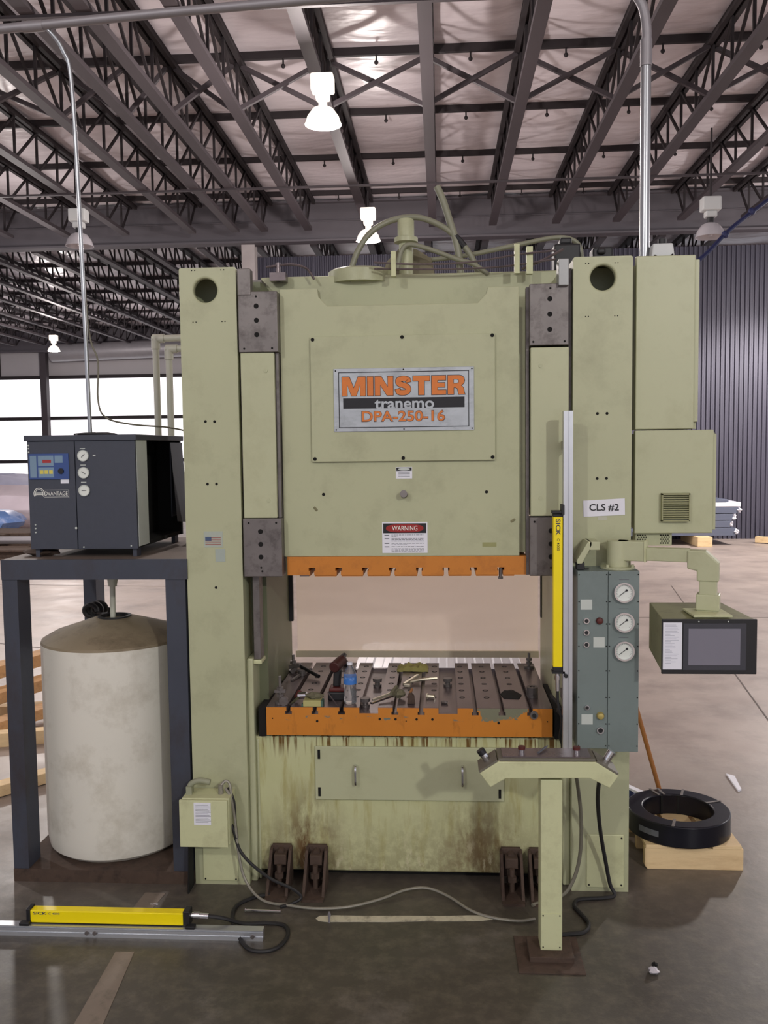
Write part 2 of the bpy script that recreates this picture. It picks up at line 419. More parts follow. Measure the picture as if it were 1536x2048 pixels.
def concrete():
    m, N, L, b = mat_nodes('polished_concrete')
    tc = N.new('ShaderNodeTexCoord'); o = tc.outputs['Object']
    sp = N.new('ShaderNodeSeparateXYZ'); L.new(o, sp.inputs[0]); x, y, z = sp.outputs
    big = noise(N, L, o, .55, 6, .6); med = noise(N, L, o, 2.2, 8, .65); fine = noise(N, L, o, 14, 6, .7)
    clean = mixc(N, L, big, srgb(142,128,121), srgb(188,173,163))
    clean = mixc(N, L, ramp(N, L, noise(N, L, o, 1.3, 9, .7), .46, .7, 0, .6), clean, srgb(112,99,94))
    dirty = mixc(N, L, med, srgb(52,49,43), srgb(86,80,72))  # dirt colour, darkened further for shade on the front floor
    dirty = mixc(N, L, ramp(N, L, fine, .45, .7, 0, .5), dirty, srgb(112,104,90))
    # working area round the press, dirt and shade painted as one darkening (local metres: floor object origin = world origin)
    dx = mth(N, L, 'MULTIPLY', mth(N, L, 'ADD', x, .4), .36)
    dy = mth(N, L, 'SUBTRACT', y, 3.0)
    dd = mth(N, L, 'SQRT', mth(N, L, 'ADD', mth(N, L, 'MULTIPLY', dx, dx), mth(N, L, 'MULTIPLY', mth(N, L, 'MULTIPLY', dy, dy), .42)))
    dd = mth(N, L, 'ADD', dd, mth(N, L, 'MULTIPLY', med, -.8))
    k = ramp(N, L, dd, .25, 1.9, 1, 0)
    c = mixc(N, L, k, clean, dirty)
    # pale worn spots
    c = mixc(N, L, ramp(N, L, noise(N, L, o, 2.1, 9, .72), .56, .80, 0, .3), c, srgb(176,168,162))
    L.new(c, b.inputs['Base Color'])
    L.new(ramp(N, L, med, .3, .7, .34, .52), b.inputs['Roughness'])
    b.inputs['Specular IOR Level'].default_value = .6
    bp = N.new('ShaderNodeBump'); bp.inputs['Strength'].default_value = .12; bp.inputs['Distance'].default_value = .01
    L.new(fine, bp.inputs['Height']); L.new(bp.outputs[0], b.inputs['Normal'])
    return m
conc = concrete()

def fabric():
    m, N, L, b = mat_nodes('roof_insulation_facing')
    tc = N.new('ShaderNodeTexCoord'); o = tc.outputs['Object']
    c = mixc(N, L, noise(N, L, o, .4, 5), srgb(214,204,210), srgb(236,228,232))
    c = mixc(N, L, ramp(N, L, noise(N, L, o, 1.1, 6, .6, (.5,3,1)), .55, .72, 0, .35), c, srgb(160,146,150))
    L.new(c, b.inputs['Base Color']); b.inputs['Roughness'].default_value = .33; b.inputs['Specular IOR Level'].default_value = .6
    bp = N.new('ShaderNodeBump'); bp.inputs['Strength'].default_value = .35; bp.inputs['Distance'].default_value = .12
    L.new(noise(N, L, o, 1.6, 4, .5, (.7,1.6,1)), bp.inputs['Height']); L.new(bp.outputs[0], b.inputs['Normal'])
    return m
fab = fabric()

# ================================================================== SETTING
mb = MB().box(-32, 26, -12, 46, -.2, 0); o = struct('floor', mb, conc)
for v in o.data.vertices: v.co += o.location - Vector((0, 0, 0))
o.location = (0, 0, 0)

# control joints and cracks as shallow inset strips
crack_m = pm('joint_filler', srgb(92,82,78), .8)
for i, (a, b2) in enumerate((((2.2, 5.0), (3.4, 13.5)), ((-12, 14.2), (-2.6, 13.4)), ((-9, 11.0), (-3.0, 8.8)), ((2.0, 11.0), (9, 11.0)))):
    struct('trim_%d' % (i+1), MB().beam((*a, .001), (*b2, .001), .012, .003), crack_m)
paint_m = pm('worn_white_floor_paint', srgb(206,200,176), .6, var=.2, scale=20, dark=srgb(92,84,72), dark_amt=.95, dark_scale=14)
struct('trim_5', MB().prism([(-.575,3.86),(-.56,3.838),(-.52,3.832),(-.40,3.838),(-.25,3.843),(-.10,3.855),(.08,3.862),(.17,3.872),(.215,3.884),(.225,3.90),(.20,3.915),(.10,3.912),(-.02,3.902),(-.18,3.898),(-.36,3.890),(-.50,3.888),(-.56,3.882)], 'Z', .0004, .0022), paint_m)
stripe_m = pm('worn_beige_floor_stripe', srgb(126,114,102), .6, var=.15, scale=12, dark=srgb(92,84,72), dark_amt=.9, dark_scale=10)
struct('trim_6', MB().prism([(-1.36,3.05),(-1.25,3.05),(-1.30,3.56),(-1.38,3.56)], 'Z', .0004, .002), stripe_m)
struct('trim_7', MB().prism([(-1.44,3.74),(-1.36,3.74),(-1.32,4.06),(-1.42,4.06)], 'Z', .0004, .002), stripe_m)

# roof insulation, sagging between the purlins
PUR = [3.7, 5.8, 7.9, 10.0, 12.1, 14.2, 16.3, 18.5, 20.6, 22.7, 24.8, 26.9, 29.0, 31.1, 33.2, 35.3, 37.4]
JX = [-13.6,-12.4,-11.2,-10.0,-8.8,-7.6,-6.38,-5.0,-4.11,-3.52,-2.63,-1.43,-.13,1.06,2.3,3.48,4.73,5.95,7.2,8.4,9.6]
def ceil_patch(x0, x1, y0, y1, nx, ny):
    m = MB(); vs = []
    for j in range(ny+1):
        y = y0+(y1-y0)*j/ny
        for i in range(nx+1):
            x = x0+(x1-x0)*i/nx
            py = (y-3.7)/2.1; sy = math.sin(PI*(py-math.floor(py)))
            jj = 0
            for a, b_ in zip(JX, JX[1:]):
                if a <= x <= b_: jj = math.sin(PI*(x-a)/(b_-a))
            z = 7.36 - .10*sy*(.55+.45*jj) - .012*math.sin(x*3.1+y*.7)*sy
            vs.append((x, y, z))
    fs = [(j*(nx+1)+i, j*(nx+1)+i+1, (j+1)*(nx+1)+i+1, (j+1)*(nx+1)+i) for j in range(ny) for i in range(nx)]
    m.add(vs, fs); return m
o = struct('ceiling', ceil_patch(-30, 18, -11, 38.2, 150, 190), fab, smooth=True)
sol = o.modifiers.new('thick', 'SOLIDIFY'); sol.thickness = .05; sol.offset = 1

for i, y in enumerate(PUR):
    mbp = MB().box(-28 if y > 19.5 else -15, 12, y-.03, y+.03, 7.20, 7.30)
    p = struct('roof_purlin', mbp, joist_d)
    if 11 < y < 19:
        for k in range(-2, 7):
            x = -.13+1.2*k*1.02+.55
            part('pipe_hanger', MB().cyl((x,y,7.2),(x,y,7.13),.012,8).blob((x,y,7.11),.03,8,6), joist_d, p)

# joists of the near bay (every web bar a part)
vert = None; CH = 6.52; TH = 7.14
web_src = {}
def web_mesh(key, dy):
    if key not in web_src:
        m = MB().beam((0, 0, CH), (0, dy, TH), .034, .034)
        web_src[key] = mesh_of('web_bar', m)
        web_src[key].materials.append(joist_d)
    return web_src[key]
NP = 17; P0, PS = 5.95, .76
chord_b = mesh_of('bottom_chord', MB().box(-.075,-.02,P0+.5,18.35,CH-.03,CH+.02).box(.02,.075,P0+.5,18.35,CH-.03,CH+.02).box(-.075,.075,P0+.5,18.35,CH-.045,CH-.03)); chord_b.materials.append(joist_m)
chord_t = mesh_of('top_chord', MB().box(-.08,-.02,P0-.2,18.85,TH-.02,TH+.05).box(.02,.08,P0-.2,18.85,TH-.02,TH+.05).box(-.08,.08,P0-.2,18.85,TH+.03,TH+.06)); chord_t.materials.append(joist_d)
for ji, X in enumerate(JX):
    j = thing('roof_joist', None, None, (X, 0, 0), kind='structure')
    for nm, me in (('bottom_chord', chord_b), ('top_chord', chord_t)):
        c = bpy.data.objects.new(nm, me); COL.objects.link(c); c.parent = j; WL[c] = WL[j]
    for k in range(NP):
        y = P0 + PS*k
        if y < 8.0: continue
        for key, yy, dy in (('v', y, 0.001), ('f' if y > 12.3 else 'n', y if y > 12.3 else y+PS, PS if y > 12.3 else -PS)):
            if key == 'f' and k == NP-1: dy = PS*.7; key = 'e'
            c = bpy.data.objects.new('web_bar', web_mesh(key, dy)); COL.objects.link(c); c.parent = j; c.location = (0, yy, 0); WL[c] = WL[j]
# cross bracing between joists
for a, b_ in zip(JX[6:], JX[7:]):
    t = thing('cross_brace', None, None, ((a+b_)/2, 12.0, CH), kind='structure')
    part('brace_bar', MB().beam((a+.05, 11.97, CH+.02), (b_-.05, 12.03, TH-.02), .055, .055), joist_m, t)
    part('brace_bar', MB().beam((a+.05, 12.09, TH-.02), (b_-.05, 12.07, CH+.02), .055, .055), joist_m, t)
for y in (9.15, 15.3):
    struct('bridging_rod', MB().beam((-14, y, CH-.06), (12, y, CH-.06), .05, .03), joist_m)
# far bay joists
far_web = MB()
for k in range(24):
    y = 19.8+.74*k
    far_web.beam((0, y, CH), (0, y+.001, TH), .034, .034).beam((0, y+(.74 if k < 12 else 0), CH), (0, y+(0 if k < 12 else .74), TH), .034, .034)
fw_me = mesh_of('web_bars', far_web); fw_me.materials.append(joist_d)
fb = mesh_of('bottom_chord', MB().box(-.07,.07,19.7,36.6,CH-.045,CH+.02)); fb.materials.append(joist_m)
ft = mesh_of('top_chord', MB().box(-.08,.08,19.3,37.6,TH-.02,TH+.06)); ft.materials.append(joist_d)
for k in range(22):
    j = thing('roof_joist', None, None, (5.95-1.24*k, 0, 0), kind='structure')
    for nm, me in (('bottom_chord', fb), ('top_chord', ft), ('web_bars', fw_me)):
        c = bpy.data.objects.new(nm, me); COL.objects.link(c); c.parent = j; WL[c] = WL[j]
        if nm == 'web_bars': c['kind'] = 'stuff'
# girder and its column
gb = MB().box(-30, 18, 18.97, 19.03, 6.42, 7.2).box(-30, 18, 18.85, 19.15, 6.38, 6.42).box(-30, 18, 18.85, 19.15, 7.16, 7.2).box(-30, 18, 18.94, 18.98, 6.80, 6.82)
struct('roof_girder', gb, beam_m)
struct('roof_girder', MB().box(-30, 4, 37.3, 37.4, 6.32, 7.2).box(-30, 4, 37.2, 37.5, 6.28, 6.34), beam_m)
colp = pm('pale_column_paint', srgb(168,160,160), .6)
struct('steel_column', MB().box(-4.15, -3.87, 19.25, 19.30, 0, 6.38).box(-4.03, -3.99, 19.06, 19.25, 0, 6.38).box(-4.15, -3.87, 19.02, 19.07, 0, 6.38), colp)

# corrugated partition wall
corr_m = pm('corrugated_steel', srgb(76,74,88), .5, .2, var=.12, scale=1.2, stretch=(3,3,.3))
cm = MB(); pr = []; x = -4.2
while x < 12.0:
    pr += [(x, 20.2), (x+.035, 20.2), (x+.05, 20.235), (x+.085, 20.235)]; x += .10
pr2 = [(a, 20.30) for a, _ in reversed(pr)]
cm.v = []; n = len(pr)
vs = [(a, b_, 0) for a, b_ in pr] + [(a, b_, 6.36) for a, b_ in pr]
cm.add(vs, [(i, i+1, n+i+1, n+i) for i in range(n-1)])
cm.box(-4.2, x, 20.25, 20.32, 0, 6.36)
struct('wall_back', cm, corr_m)

# far left wall: girts, insulated strip on top, translucent daylight panels
wall_panel = pm('pale_wall_panel', srgb(190,186,188), .6, var=.08, scale=.6)
day = pm('daylight_panel', srgb(240,240,244), .5, var=.02, emit=(1.0, .97, 1.0), es=1.15)
struct('wall_left', MB().box(-30, 4, 38.0, 38.2, 5.25, 7.3), wall_panel)
struct('wall_rear', MB().box(-30, 4, 38.15, 38.3, 0, .9), wall_panel)
wn = 0
xs = [-30 + 3.05*k for k in range(11)]
for k, x0 in enumerate(xs[:-1]):
    wn += 1
    wd = thing('window_%d' % wn, None, None, (x0+1.5, 38.05, .9), kind='structure')
    for z0, z1 in ((.9, 1.62), (1.74, 3.46), (3.58, 5.25)):
        part('pane', MB().box(x0+.015, x0+3.035, 38.04, 38.08, z0, z1), day, wd)
for z in (1.68, 3.52, 5.27):
    struct('wall_girt', MB().box(-30, 4, 37.85, 38.03, z-.07, z+.07), joist_d)
for X in (-16.8, -9.0, -1.0):
    struct('steel_column', MB().box(X-.13, X+.13, 37.45, 37.75, 0, 6.3), joist_m)
struct('wall_seam', MB().box(-18.95, -18.9, 37.97, 38.0, 5.35, 6.9), joist_d)
duct_m = pm('grey_duct', srgb(150,148,152), .5, .3)
struct('ceiling_duct', MB().cyl((-16, 36.6, 6.15), (4, 36.6, 6.6), .36, 20), duct_m, smooth=True)

# ================================================================== HIGH-BAY LAMPS
glow = pm('lamp_glow', (1, .95, .85), .5, emit=(1, .93, .85), es=14)
glow_soft = pm('lit_reflector_glass', srgb(230,220,205), .3, emit=(1, .90, .80), es=1.1)
glass_off = pm('prismatic_glass_off', srgb(196,192,198), .2, .1)
ballast = pm('ballast_white', srgb(204,206,206), .45)
def high_bay(X, Y, Z, lit, label, power=0):
    t = thing('high_bay_lamp', label, 'lamp', (X, Y, Z), group=None)
    part('ballast_housing', MB().box(X-.13, X+.13, Y-.1, Y+.1, Z+.36, Z+.55).box(X-.08, X+.08, Y-.07, Y+.07, Z+.27, Z+.36), ballast if not lit else glow_soft, t, bevel=.02)
    part('hanger', MB().cyl((X, Y, Z+.55), (X, Y, 6.50), .015, 8), joist_d, t)
    part('neck', MB().cyl((X, Y, Z+.18), (X, Y, Z+.27), .05, 12), black if not lit else glow_soft, t)
    part('reflector', MB().lathe((X, Y, Z), [(.055,.2),(.12,.17),(.18,.09),(.21,0),(.20,0),(.17,.08),(.11,.155),(.05,.185)], 24), glow_soft if lit else glass_off, t, smooth=True)
    part('bulb', MB().lathe((X, Y, Z), [(.02,.18),(.045,.13),(.055,.07),(.03,.02)], 12), glow if lit else glass_off, t, smooth=True)
    if power: lamp_light('high_bay_light', (X, Y, Z-.12), power, .14, (1, .9, .86))
high_bay(-1.32, 10.55, 5.80, True, 'lit high bay lamp glaring brightest, hung nearest above the press', 400)
high_bay(-1.22, 15.75, 5.65, True, 'lit high bay lamp just above the hoses on the press top', 260)
high_bay(-5.45, 13.6, 5.2, False, 'unlit high bay lamp beside the thin conduit, left of the press')
high_bay(3.81, 13.2, 5.0, False, 'unlit high bay lamp right of the press, above the blue hose')
high_bay(-13.3, 30.6, 5.55, True, 'small lit high bay lamp in front of the far bright windows', 500)
high_bay(4.6, -6.4, 5.75, True, 'lit high bay lamp behind the photographer on the right')
high_bay(-3.6, -3.4, 5.75, True, 'lit high bay lamp behind the photographer on the left')

# ================================================================== PRESS
FY = 4.16
press = thing('hydraulic_press', 'large sage green hydraulic press with two tall columns and orange banded slide and bolster', 'press', (-.165, 4.62, 0))
XL0, XL1, XR0, XR1 = -1.203, -.937, .600, .864
YB = 5.05
# columns: hollow-looking plates with a lifting bore near the top
def column(x0, x1, cx, cz, r, zt):
    m = MB(); seg = 24
    # front plate with a round opening: quad ring between the rectangle and the circle
    circ = [(cx+r*math.cos(2*PI*i/seg), cz+r*math.sin(2*PI*i/seg)) for i in range(seg)]
    hw = (x1-x0)/2; z0s, z1s = cz-.17, zt
    def proj(i):
        t = 2*PI*i/seg; c, s = math.cos(t), math.sin(t)
        ex = (x1-cx) if c > 0 else (cx-x0); ez = (z1s-cz) if s > 0 else (cz-z0s)
        k = min(ex/abs(c) if abs(c) > 1e-6 else 9, ez/abs(s) if abs(s) > 1e-6 else 9)
        return (cx+k*c, cz+k*s)
    for i in range(seg):
        a, b_ = circ[i], circ[(i+1) % seg]; c, d = proj(i+1), proj(i)
        pts = [d, c, b_, a]
        # corner fill
        m.add([(p[0], FY, p[1]) for p in pts], [(0,1,2,3)])
        for q in ((x0, z0s), (x1, z0s), (x0, z1s), (x1, z1s)):
            if min(c[0], d[0])-1e-6 <= q[0] <= max(c[0], d[0])+1e-6 and min(c[1], d[1])-1e-6 <= q[1] <= max(c[1], d[1])+1e-6 and abs(c[0]-d[0]) > 1e-5 and abs(c[1]-d[1]) > 1e-5:
                m.add([(d[0], FY, d[1]), (q[0], FY, q[1]), (c[0], FY, c[1])], [(0,1,2)])
        m.add([(a[0], FY, a[1]), (b_[0], FY, b_[1]), (b_[0], FY+.03, b_[1]), (a[0], FY+.03, a[1])], [(0,1,2,3)])
    # body: front below, sides, back, top
    m.add([(x0,FY,0),(x1,FY,0),(x1,FY,z0s),(x0,FY,z0s)], [(0,1,2,3)])
    m.add([(x0,FY,0),(x0,FY,zt),(x0,YB,zt),(x0,YB,0)], [(0,1,2,3)])
    m.add([(x1,FY,0),(x1,FY,zt),(x1,YB,zt),(x1,YB,0)], [(0,1,2,3)])
    m.add([(x0,YB,0),(x1,YB,0),(x1,YB,zt),(x0,YB,zt)], [(0,1,2,3)])
    m.add([(x0,FY,zt),(x1,FY,zt),(x1,YB,zt),(x0,YB,zt)], [(0,1,2,3)])
    m.add([(x0,FY+.25,cz-.3),(x1,FY+.25,cz-.3),(x1,FY+.02,cz+.2),(x0,FY+.02,cz+.2)], [])
    m.box(x0+.01, x1-.01, FY+.2, FY+.22, cz-.25, zt-.01)
    return m
import bmesh
def weld(o):
    bm = bmesh.new(); bm.from_mesh(o.data); bmesh.ops.remove_doubles(bm, verts=bm.verts, dist=.0004)
    bmesh.ops.recalc_face_normals(bm, faces=bm.faces); bm.to_mesh(o.data); bm.free()
for args in ((XL0, XL1, -1.082, 2.834, .055, 2.937), (XR0, XR1, .732, 2.849, .056, 2.943)):
    c = part('column', column(*args), sage, press); weld(c)
    b = c.modifiers.new('bevel', 'BEVEL'); b.width = .022; b.segments = 3; b.limit_method = 'ANGLE'; b.angle_limit = math.radians(60)
def holes(pts, y, r, parent=press, name='bolt_hole', m=hole_m, dep=.004):
    for (x, z) in pts:
        part(name, MB().cyl((x, y-.0015, z), (x, y+dep, z), r, 12), m, parent)
holes([(-1.096,2.231),(-1.053,2.230),(-1.094,1.939),(-1.051,1.939),(-1.066,1.449),(.710,2.242),(.753,2.242),(.710,1.947),(.752,1.947)], FY, .0065)
sm = MB()
for x in (-1.142,-1.128,-1.006,-.992,.655,.668,.785,.798):
    for z in (2.925, 2.69): sm.cyl((x, FY-.001, z-(.012 if x > 0 else 0)), (x, FY+.002, z-(.012 if x > 0 else 0)), .0028, 8)
part('rivet_holes', sm, hole_m, press, kind='stuff')
# inner steps of the columns (flanges beside the slide ways)
part('column_flange', MB().box(-.937, -.905, FY+.035, 4.9, 0.0, 1.10).box(-.905, -.89, FY+.06, 4.9, 0, .70), sage_clean, press, bevel=.008)
part('column_flange', MB().box(.565, .600, FY+.05, 4.9, 0.0, 1.60), sage_clean, press, bevel=.008)
part('inner_side_wall', MB().box(-.937, -.86, 4.34, YB, .70, 2.9), pm('shaded_green', srgb(112,116,90), .45, var=.15, scale=4), press)  # left wall's darker green is shade from the slide painted in
part('inner_side_wall', MB().box(.55, .600, 4.34, YB, .70, 2.9), sage, press)
# bed
part('bed', MB().box(XL1, XR0, 4.225, YB-.02, .045, .715), bed_m, press, bevel=.01)
part('bed_foot', MB().box(XL1+.03, XR0-.03, 4.30, YB-.1, 0, .045), hole_m, press)
# column feet plates (stained)
d1 = part('foot_cover', MB().box(-1.163, -.992, FY-.007, FY, .02, .245), cream, press, bevel=.004)
for x, z in ((-1.152,.03),(-1.003,.03),(-1.003,.23)): part('screw', MB().cyl((x,FY-.010,z),(x,FY-.006,z),.004,8), hole_m, d1)
d2 = part('foot_cover', MB().box(.668, .842, FY-.007, FY, .022, .277), cream, press, bevel=.004)
for x, z in ((.68,.035),(.83,.035),(.83,.262)): part('screw', MB().cyl((x,FY-.010,z),(x,FY-.006,z),.004,8), hole_m, d2)
# bed inspection door
dr = part('inspection_door', MB().box(-.618, .289, 4.212, 4.225, .406, .668), sage_clean, press, bevel=.003)
for x in (-.42, .09):
    part('door_handle', MB().tube([(x,4.213,.578),(x,4.185,.575),(x,4.180,.53),(x,4.185,.492),(x,4.213,.489)], .006, 8), chrome, dr, smooth=True)
for x in (-.598, .268):
    for z in (.445, .63): part('latch_slot', MB().box(x-.006, x+.006, 4.209, 4.213, z-.022, z+.022), hole_m, dr)
# crown
part('crown', MB().box(-.90, XR0, 4.56, YB, 2.30, 2.962), sage, press, bevel=.006)
part('crown_side_plate', MB().box(XL1, -.875, 4.45, YB, 2.80, 2.93), steel_dark, press)
# slide
SX0, SX1, SY = -.745, .362, 4.205
slide = part('slide', MB().prism([(SX0,1.588),(SX1,1.588),(SX1,2.828),(.218,2.828),(.213,2.80),(.172,2.757),(-.520,2.757),(-.562,2.80),(-.566,2.838),(SX0,2.838)], 'Y', SY, 4.30), sage, press, bevel=.004)
part('slide_body', MB().box(SX0, .402, 4.245, 4.98, 1.60, 2.74), sage, press)
def tprofile(x0, x1, zface, zin, slots, half, thalf, zt0, zt1):
    """outline of a plate whose zface side carries T-slots (XZ)"""
    pts = [(x0, zin), (x0, zface)]
    for c in slots:
        pts += [(c-half, zface), (c-half, zt0), (c-thalf, zt0), (c-thalf, zt1), (c+thalf, zt1), (c+thalf, zt0), (c+half, zt0), (c+half, zface)]
    return pts + [(x1, zface), (x1, zin)]
sl = [-.614,-.487,-.361,-.233,-.105,.020,.148,.275]
part('slide_band', MB().prism(tprofile(-.731, .395, 1.500, 1.588, sl, .010, .016, 1.521, 1.535), 'Y', 4.203, 4.98), orange, press)
part('slide_bottom_plate', MB().prism([(-.674,1.494),(-.674,1.4995),(-.630,1.4995),(-.630,1.494)], 'Y', 4.21, 4.97), steel_plate, press)
for a, b_ in zip([-.674]+sl, sl+[.350]):
    part('slide_bottom_plate', MB().box(a+.012 if a != -.674 else -.628, b_-.012, 4.21, 4.97, 1.4935, 1.4995), orange, press)
# a t-bolt left in the last slot of the slide
part('t_bolt', MB().cyl((.275,4.225,1.478),(.275,4.225,1.53),.008,10).cyl((.275,4.225,1.478),(.275,4.225,1.488),.013,6), steel_dark, press)
# ways: dark steel gib blocks and painted covers
def gib(x0, x1, z0, z1, big, small, y0=4.145):
    g = part('gib_block', MB().box(x0, x1, y0, 4.24, z0, z1), steel_dark, press, bevel=.003)
    for x, z in big: part('counterbore', MB().cyl((x, y0-.001, z), (x, y0+.01, z), .0115, 14), hole_m, g)
    for x, z in small: part('bolt_hole', MB().cyl((x, y0-.001, z), (x, y0+.01, z), .005, 10), hole_m, g)
gib(-.927,-.745,2.545,2.821,[(-.842,2.755),(-.842,2.690),(-.842,2.625)],[(-.842,2.798),(-.902,2.562),(-.772,2.562)])
gib(-.927,-.745,1.502,1.776,[(-.845,1.715),(-.845,1.655),(-.845,1.595)],[(-.90,1.755),(-.77,1.755),(-.845,1.545),(-.84,1.528)])
gib(.404,.578,2.552,2.826,[(.494,2.758),(.494,2.690),(.494,2.622)],[(.496,2.805),(.420,2.568),(.560,2.568)])
gib(.404,.578,1.502,1.772,[(.50,1.71),(.50,1.65),(.50,1.59)],[(.425,1.752),(.56,1.752),(.50,1.54)])
for x0, x1 in ((-.922,-.765), (.409,.580)):
    wc = part('way_cover', MB().box(x0, x1, 4.150, 4.24, 1.778, 2.543), sage_clean, press, bevel=.003)
    xx = x1-.04 if x0 < 0 else x0+.045
    for z in (2.46, 1.86): part('screw', MB().cyl((xx,4.147,z),(xx,4.152,z),.009,12), sage, wc)
part('way_liner', MB().box(-.762,-.748,4.17,4.24,1.778,2.543).box(-.935,-.926,4.2,4.3,1.5,2.8), steel_dark, press)
part('way_liner', MB().box(.392,.404,4.19,4.24,1.50,2.82).box(.585,.598,4.2,4.3,1.5,2.9), steel_dark, press)
part('stop_block', MB().box(.530,.575,4.12,4.2,2.812,2.93), pm('pale_steel_block', srgb(150,150,150), .4, .5, var=.15), press, bevel=.003)
part('stop_block', MB().box(-.926,-.866,4.14,4.2,2.805,2.925), steel_dark, press, bevel=.003)
part('lower_way', MB().box(-.905,-.872,4.22,4.30,1.09,1.50), steel_dark, press, bevel=.003)
part('lower_way_shelf', MB().box(-.912,-.866,4.21,4.31,1.07,1.09), cream, press, bevel=.004)
part('guide_bar', MB().box(-.862,-.838,4.97,5.0,1.13,1.50), black, press)
part('guide_bar', MB().box(.543,.558,4.97,5.0,1.15,1.50), black, press)
# slide front cover with nameplate
cv = part('slide_cover', MB().box(-.602, .250, 4.187, SY, 2.036, 2.615), sage, press, bevel=.002)
for x, z in ((-.59,2.602),(-.175,2.606),(.238,2.606),(-.588,2.05),(-.175,2.05),(.238,2.05)):
    part('cover_screw', MB().cyl((x,4.184,z),(x,4.189,z),.0085,10), hole_m, cv)
np_ = part('nameplate', MB().box(-.495, .1535, 4.181, 4.187, 2.175, 2.466), brush, press, bevel=.0015)
fy = 4.181
fr = MB()
for a in ((-.472,.131,2.446,2.4495),(-.472,.131,2.192,2.1955),(-.472,-.4685,2.192,2.4495),(.1275,.131,2.192,2.4495)): fr.box(a[0],a[1],fy-.0008,fy,a[2],a[3])
part('nameplate_border', fr, ink, np_)
block_word('MINSTER', -.455, .114, 2.340, 2.427, fy, np_)
part('nameplate_bar', MB().box(-.451, .110, fy-.001, fy, 2.281, 2.329), ink, np_)
text('lettering', 'tranemo', -.305, -.030, 2.277, 2.322, fy, brush, np_, off=.022, depth=.0018)
text('lettering', 'DPA-250-16', -.367, .021, 2.218, 2.271, fy, ink, np_, off=.034, depth=.0008)
text('lettering', 'DPA-250-16', -.3645, .0185, 2.2205, 2.2685, fy, org_ink, np_, off=.016, depth=.0014)
for x, z in ((-.485,2.456),(-.17,2.458),(.144,2.456),(-.485,2.184),(-.17,2.184),(.144,2.184)):
    part('nameplate_screw', MB().cyl((x,fy-.002,z),(x,fy,z),.0035,8), hole_m, np_)
# small notice
nt_ = part('notice_plate', MB().box(-.211,-.135,SY-.002,SY,1.954,2.008), white_paper, press)
part('notice_header', MB().box(-.209,-.137,SY-.0028,SY-.002,1.990,2.006), ink, nt_)
part('notice_oval', MB().prism([(-.173+.027*math.cos(t*PI/12), 1.998+.0065*math.sin(t*PI/12)) for t in range(24)], 'Y', SY-.0036, SY-.0028), label_beige, nt_)
ln = MB()
for z in (1.982,1.976,1.970,1.964): ln.box(-.20,-.146,SY-.0025,SY-.002,z-.0012,z+.0008)
part('print_lines', ln, grey_ink, nt_, kind='stuff')
# warning plate
wp = part('warning_plate', MB().box(-.279,-.066,SY-.002,SY,1.604,1.750), white_paper, press, bevel=.0008)
part('warning_header', MB().box(-.274,-.071,SY-.0028,SY-.002,1.698,1.744), ink, wp)
part('warning_oval', MB().prism([(-.1725+.088*math.copysign(abs(math.cos(t*PI/18))**.7, math.cos(t*PI/18)), 1.721+.0195*math.copysign(abs(math.sin(t*PI/18))**.8, math.sin(t*PI/18))) for t in range(36)], 'Y', SY-.0036, SY-.0028), red_ink, wp)
text('lettering', 'WARNING', -.232,-.113, 1.7105, 1.7325, SY, white_ink, wp, off=.004, depth=.0042)
ln = MB(); rnd = random.Random(3)
for z, wds in ((1.690,.150),(1.684,.03),(1.673,.152),(1.667,.152),(1.661,.152),(1.650,.152),(1.644,.075),(1.635,.152),(1.625,.152),(1.619,.152),(1.613,.15)):
    x = -.235
    while x < -.235+wds:
        l = rnd.uniform(.004,.016); ln.box(x, min(x+l,-.235+wds), SY-.0025, SY-.002, z-.0014, z+.0009); x += l+.003
for z in (1.688,1.672,1.650,1.634): ln.box(-.268,-.246,SY-.0025,SY-.002,z-.002,z+.002)
part('print_lines', ln, grey_ink, wp, kind='stuff')
# centre boss, bores, lugs
part('centre_boss', MB().cyl((-.174,4.16,1.885),(-.174,SY,1.878),.017,16), steel_dark, press, smooth=True)
holes([(-.553,1.883),(.210,1.888)], SY, .0075)
for x, z, a in ((-.592,1.815,.9),(.332,1.754,-.6)):
    part('slot_lug', MB().box(-.012,.012,-.003,.004,-.006,.006, Matrix.Translation((x,SY,z)) @ Matrix.Rotation(a,4,'Y')), pm('worn_lug', srgb(120,116,84), .6), press, bevel=.003)
tg = part('type_label', MB().box(.19,.255,SY-.0012,SY,1.632,1.652), pm('brass_label', srgb(150,150,100), .5), press)
# stickers on left column
st = part('sticker', MB().box(-1.118,-1.028,FY-.0015,FY,1.640,1.716), pm('silver_sticker', srgb(172,180,168), .5), press)
fl = MB()
for k in range(5): fl.box(-1.111,-1.037,FY-.0023,FY-.0015,1.652+.008*k,1.656+.008*k)
part('sticker_stripes', fl, pm('faded_red', srgb(160,104,96), .6), st, kind='stuff')
part('sticker_canton', MB().box(-1.111,-1.082,FY-.003,FY-.0023,1.672,1.690), pm('faded_blue', srgb(70,88,120), .6), st)
part('sticker', MB().box(-1.065,-1.018,FY-.0015,FY,1.572,1.632), pm('silver_sticker_plain', srgb(166,176,168), .5), press)
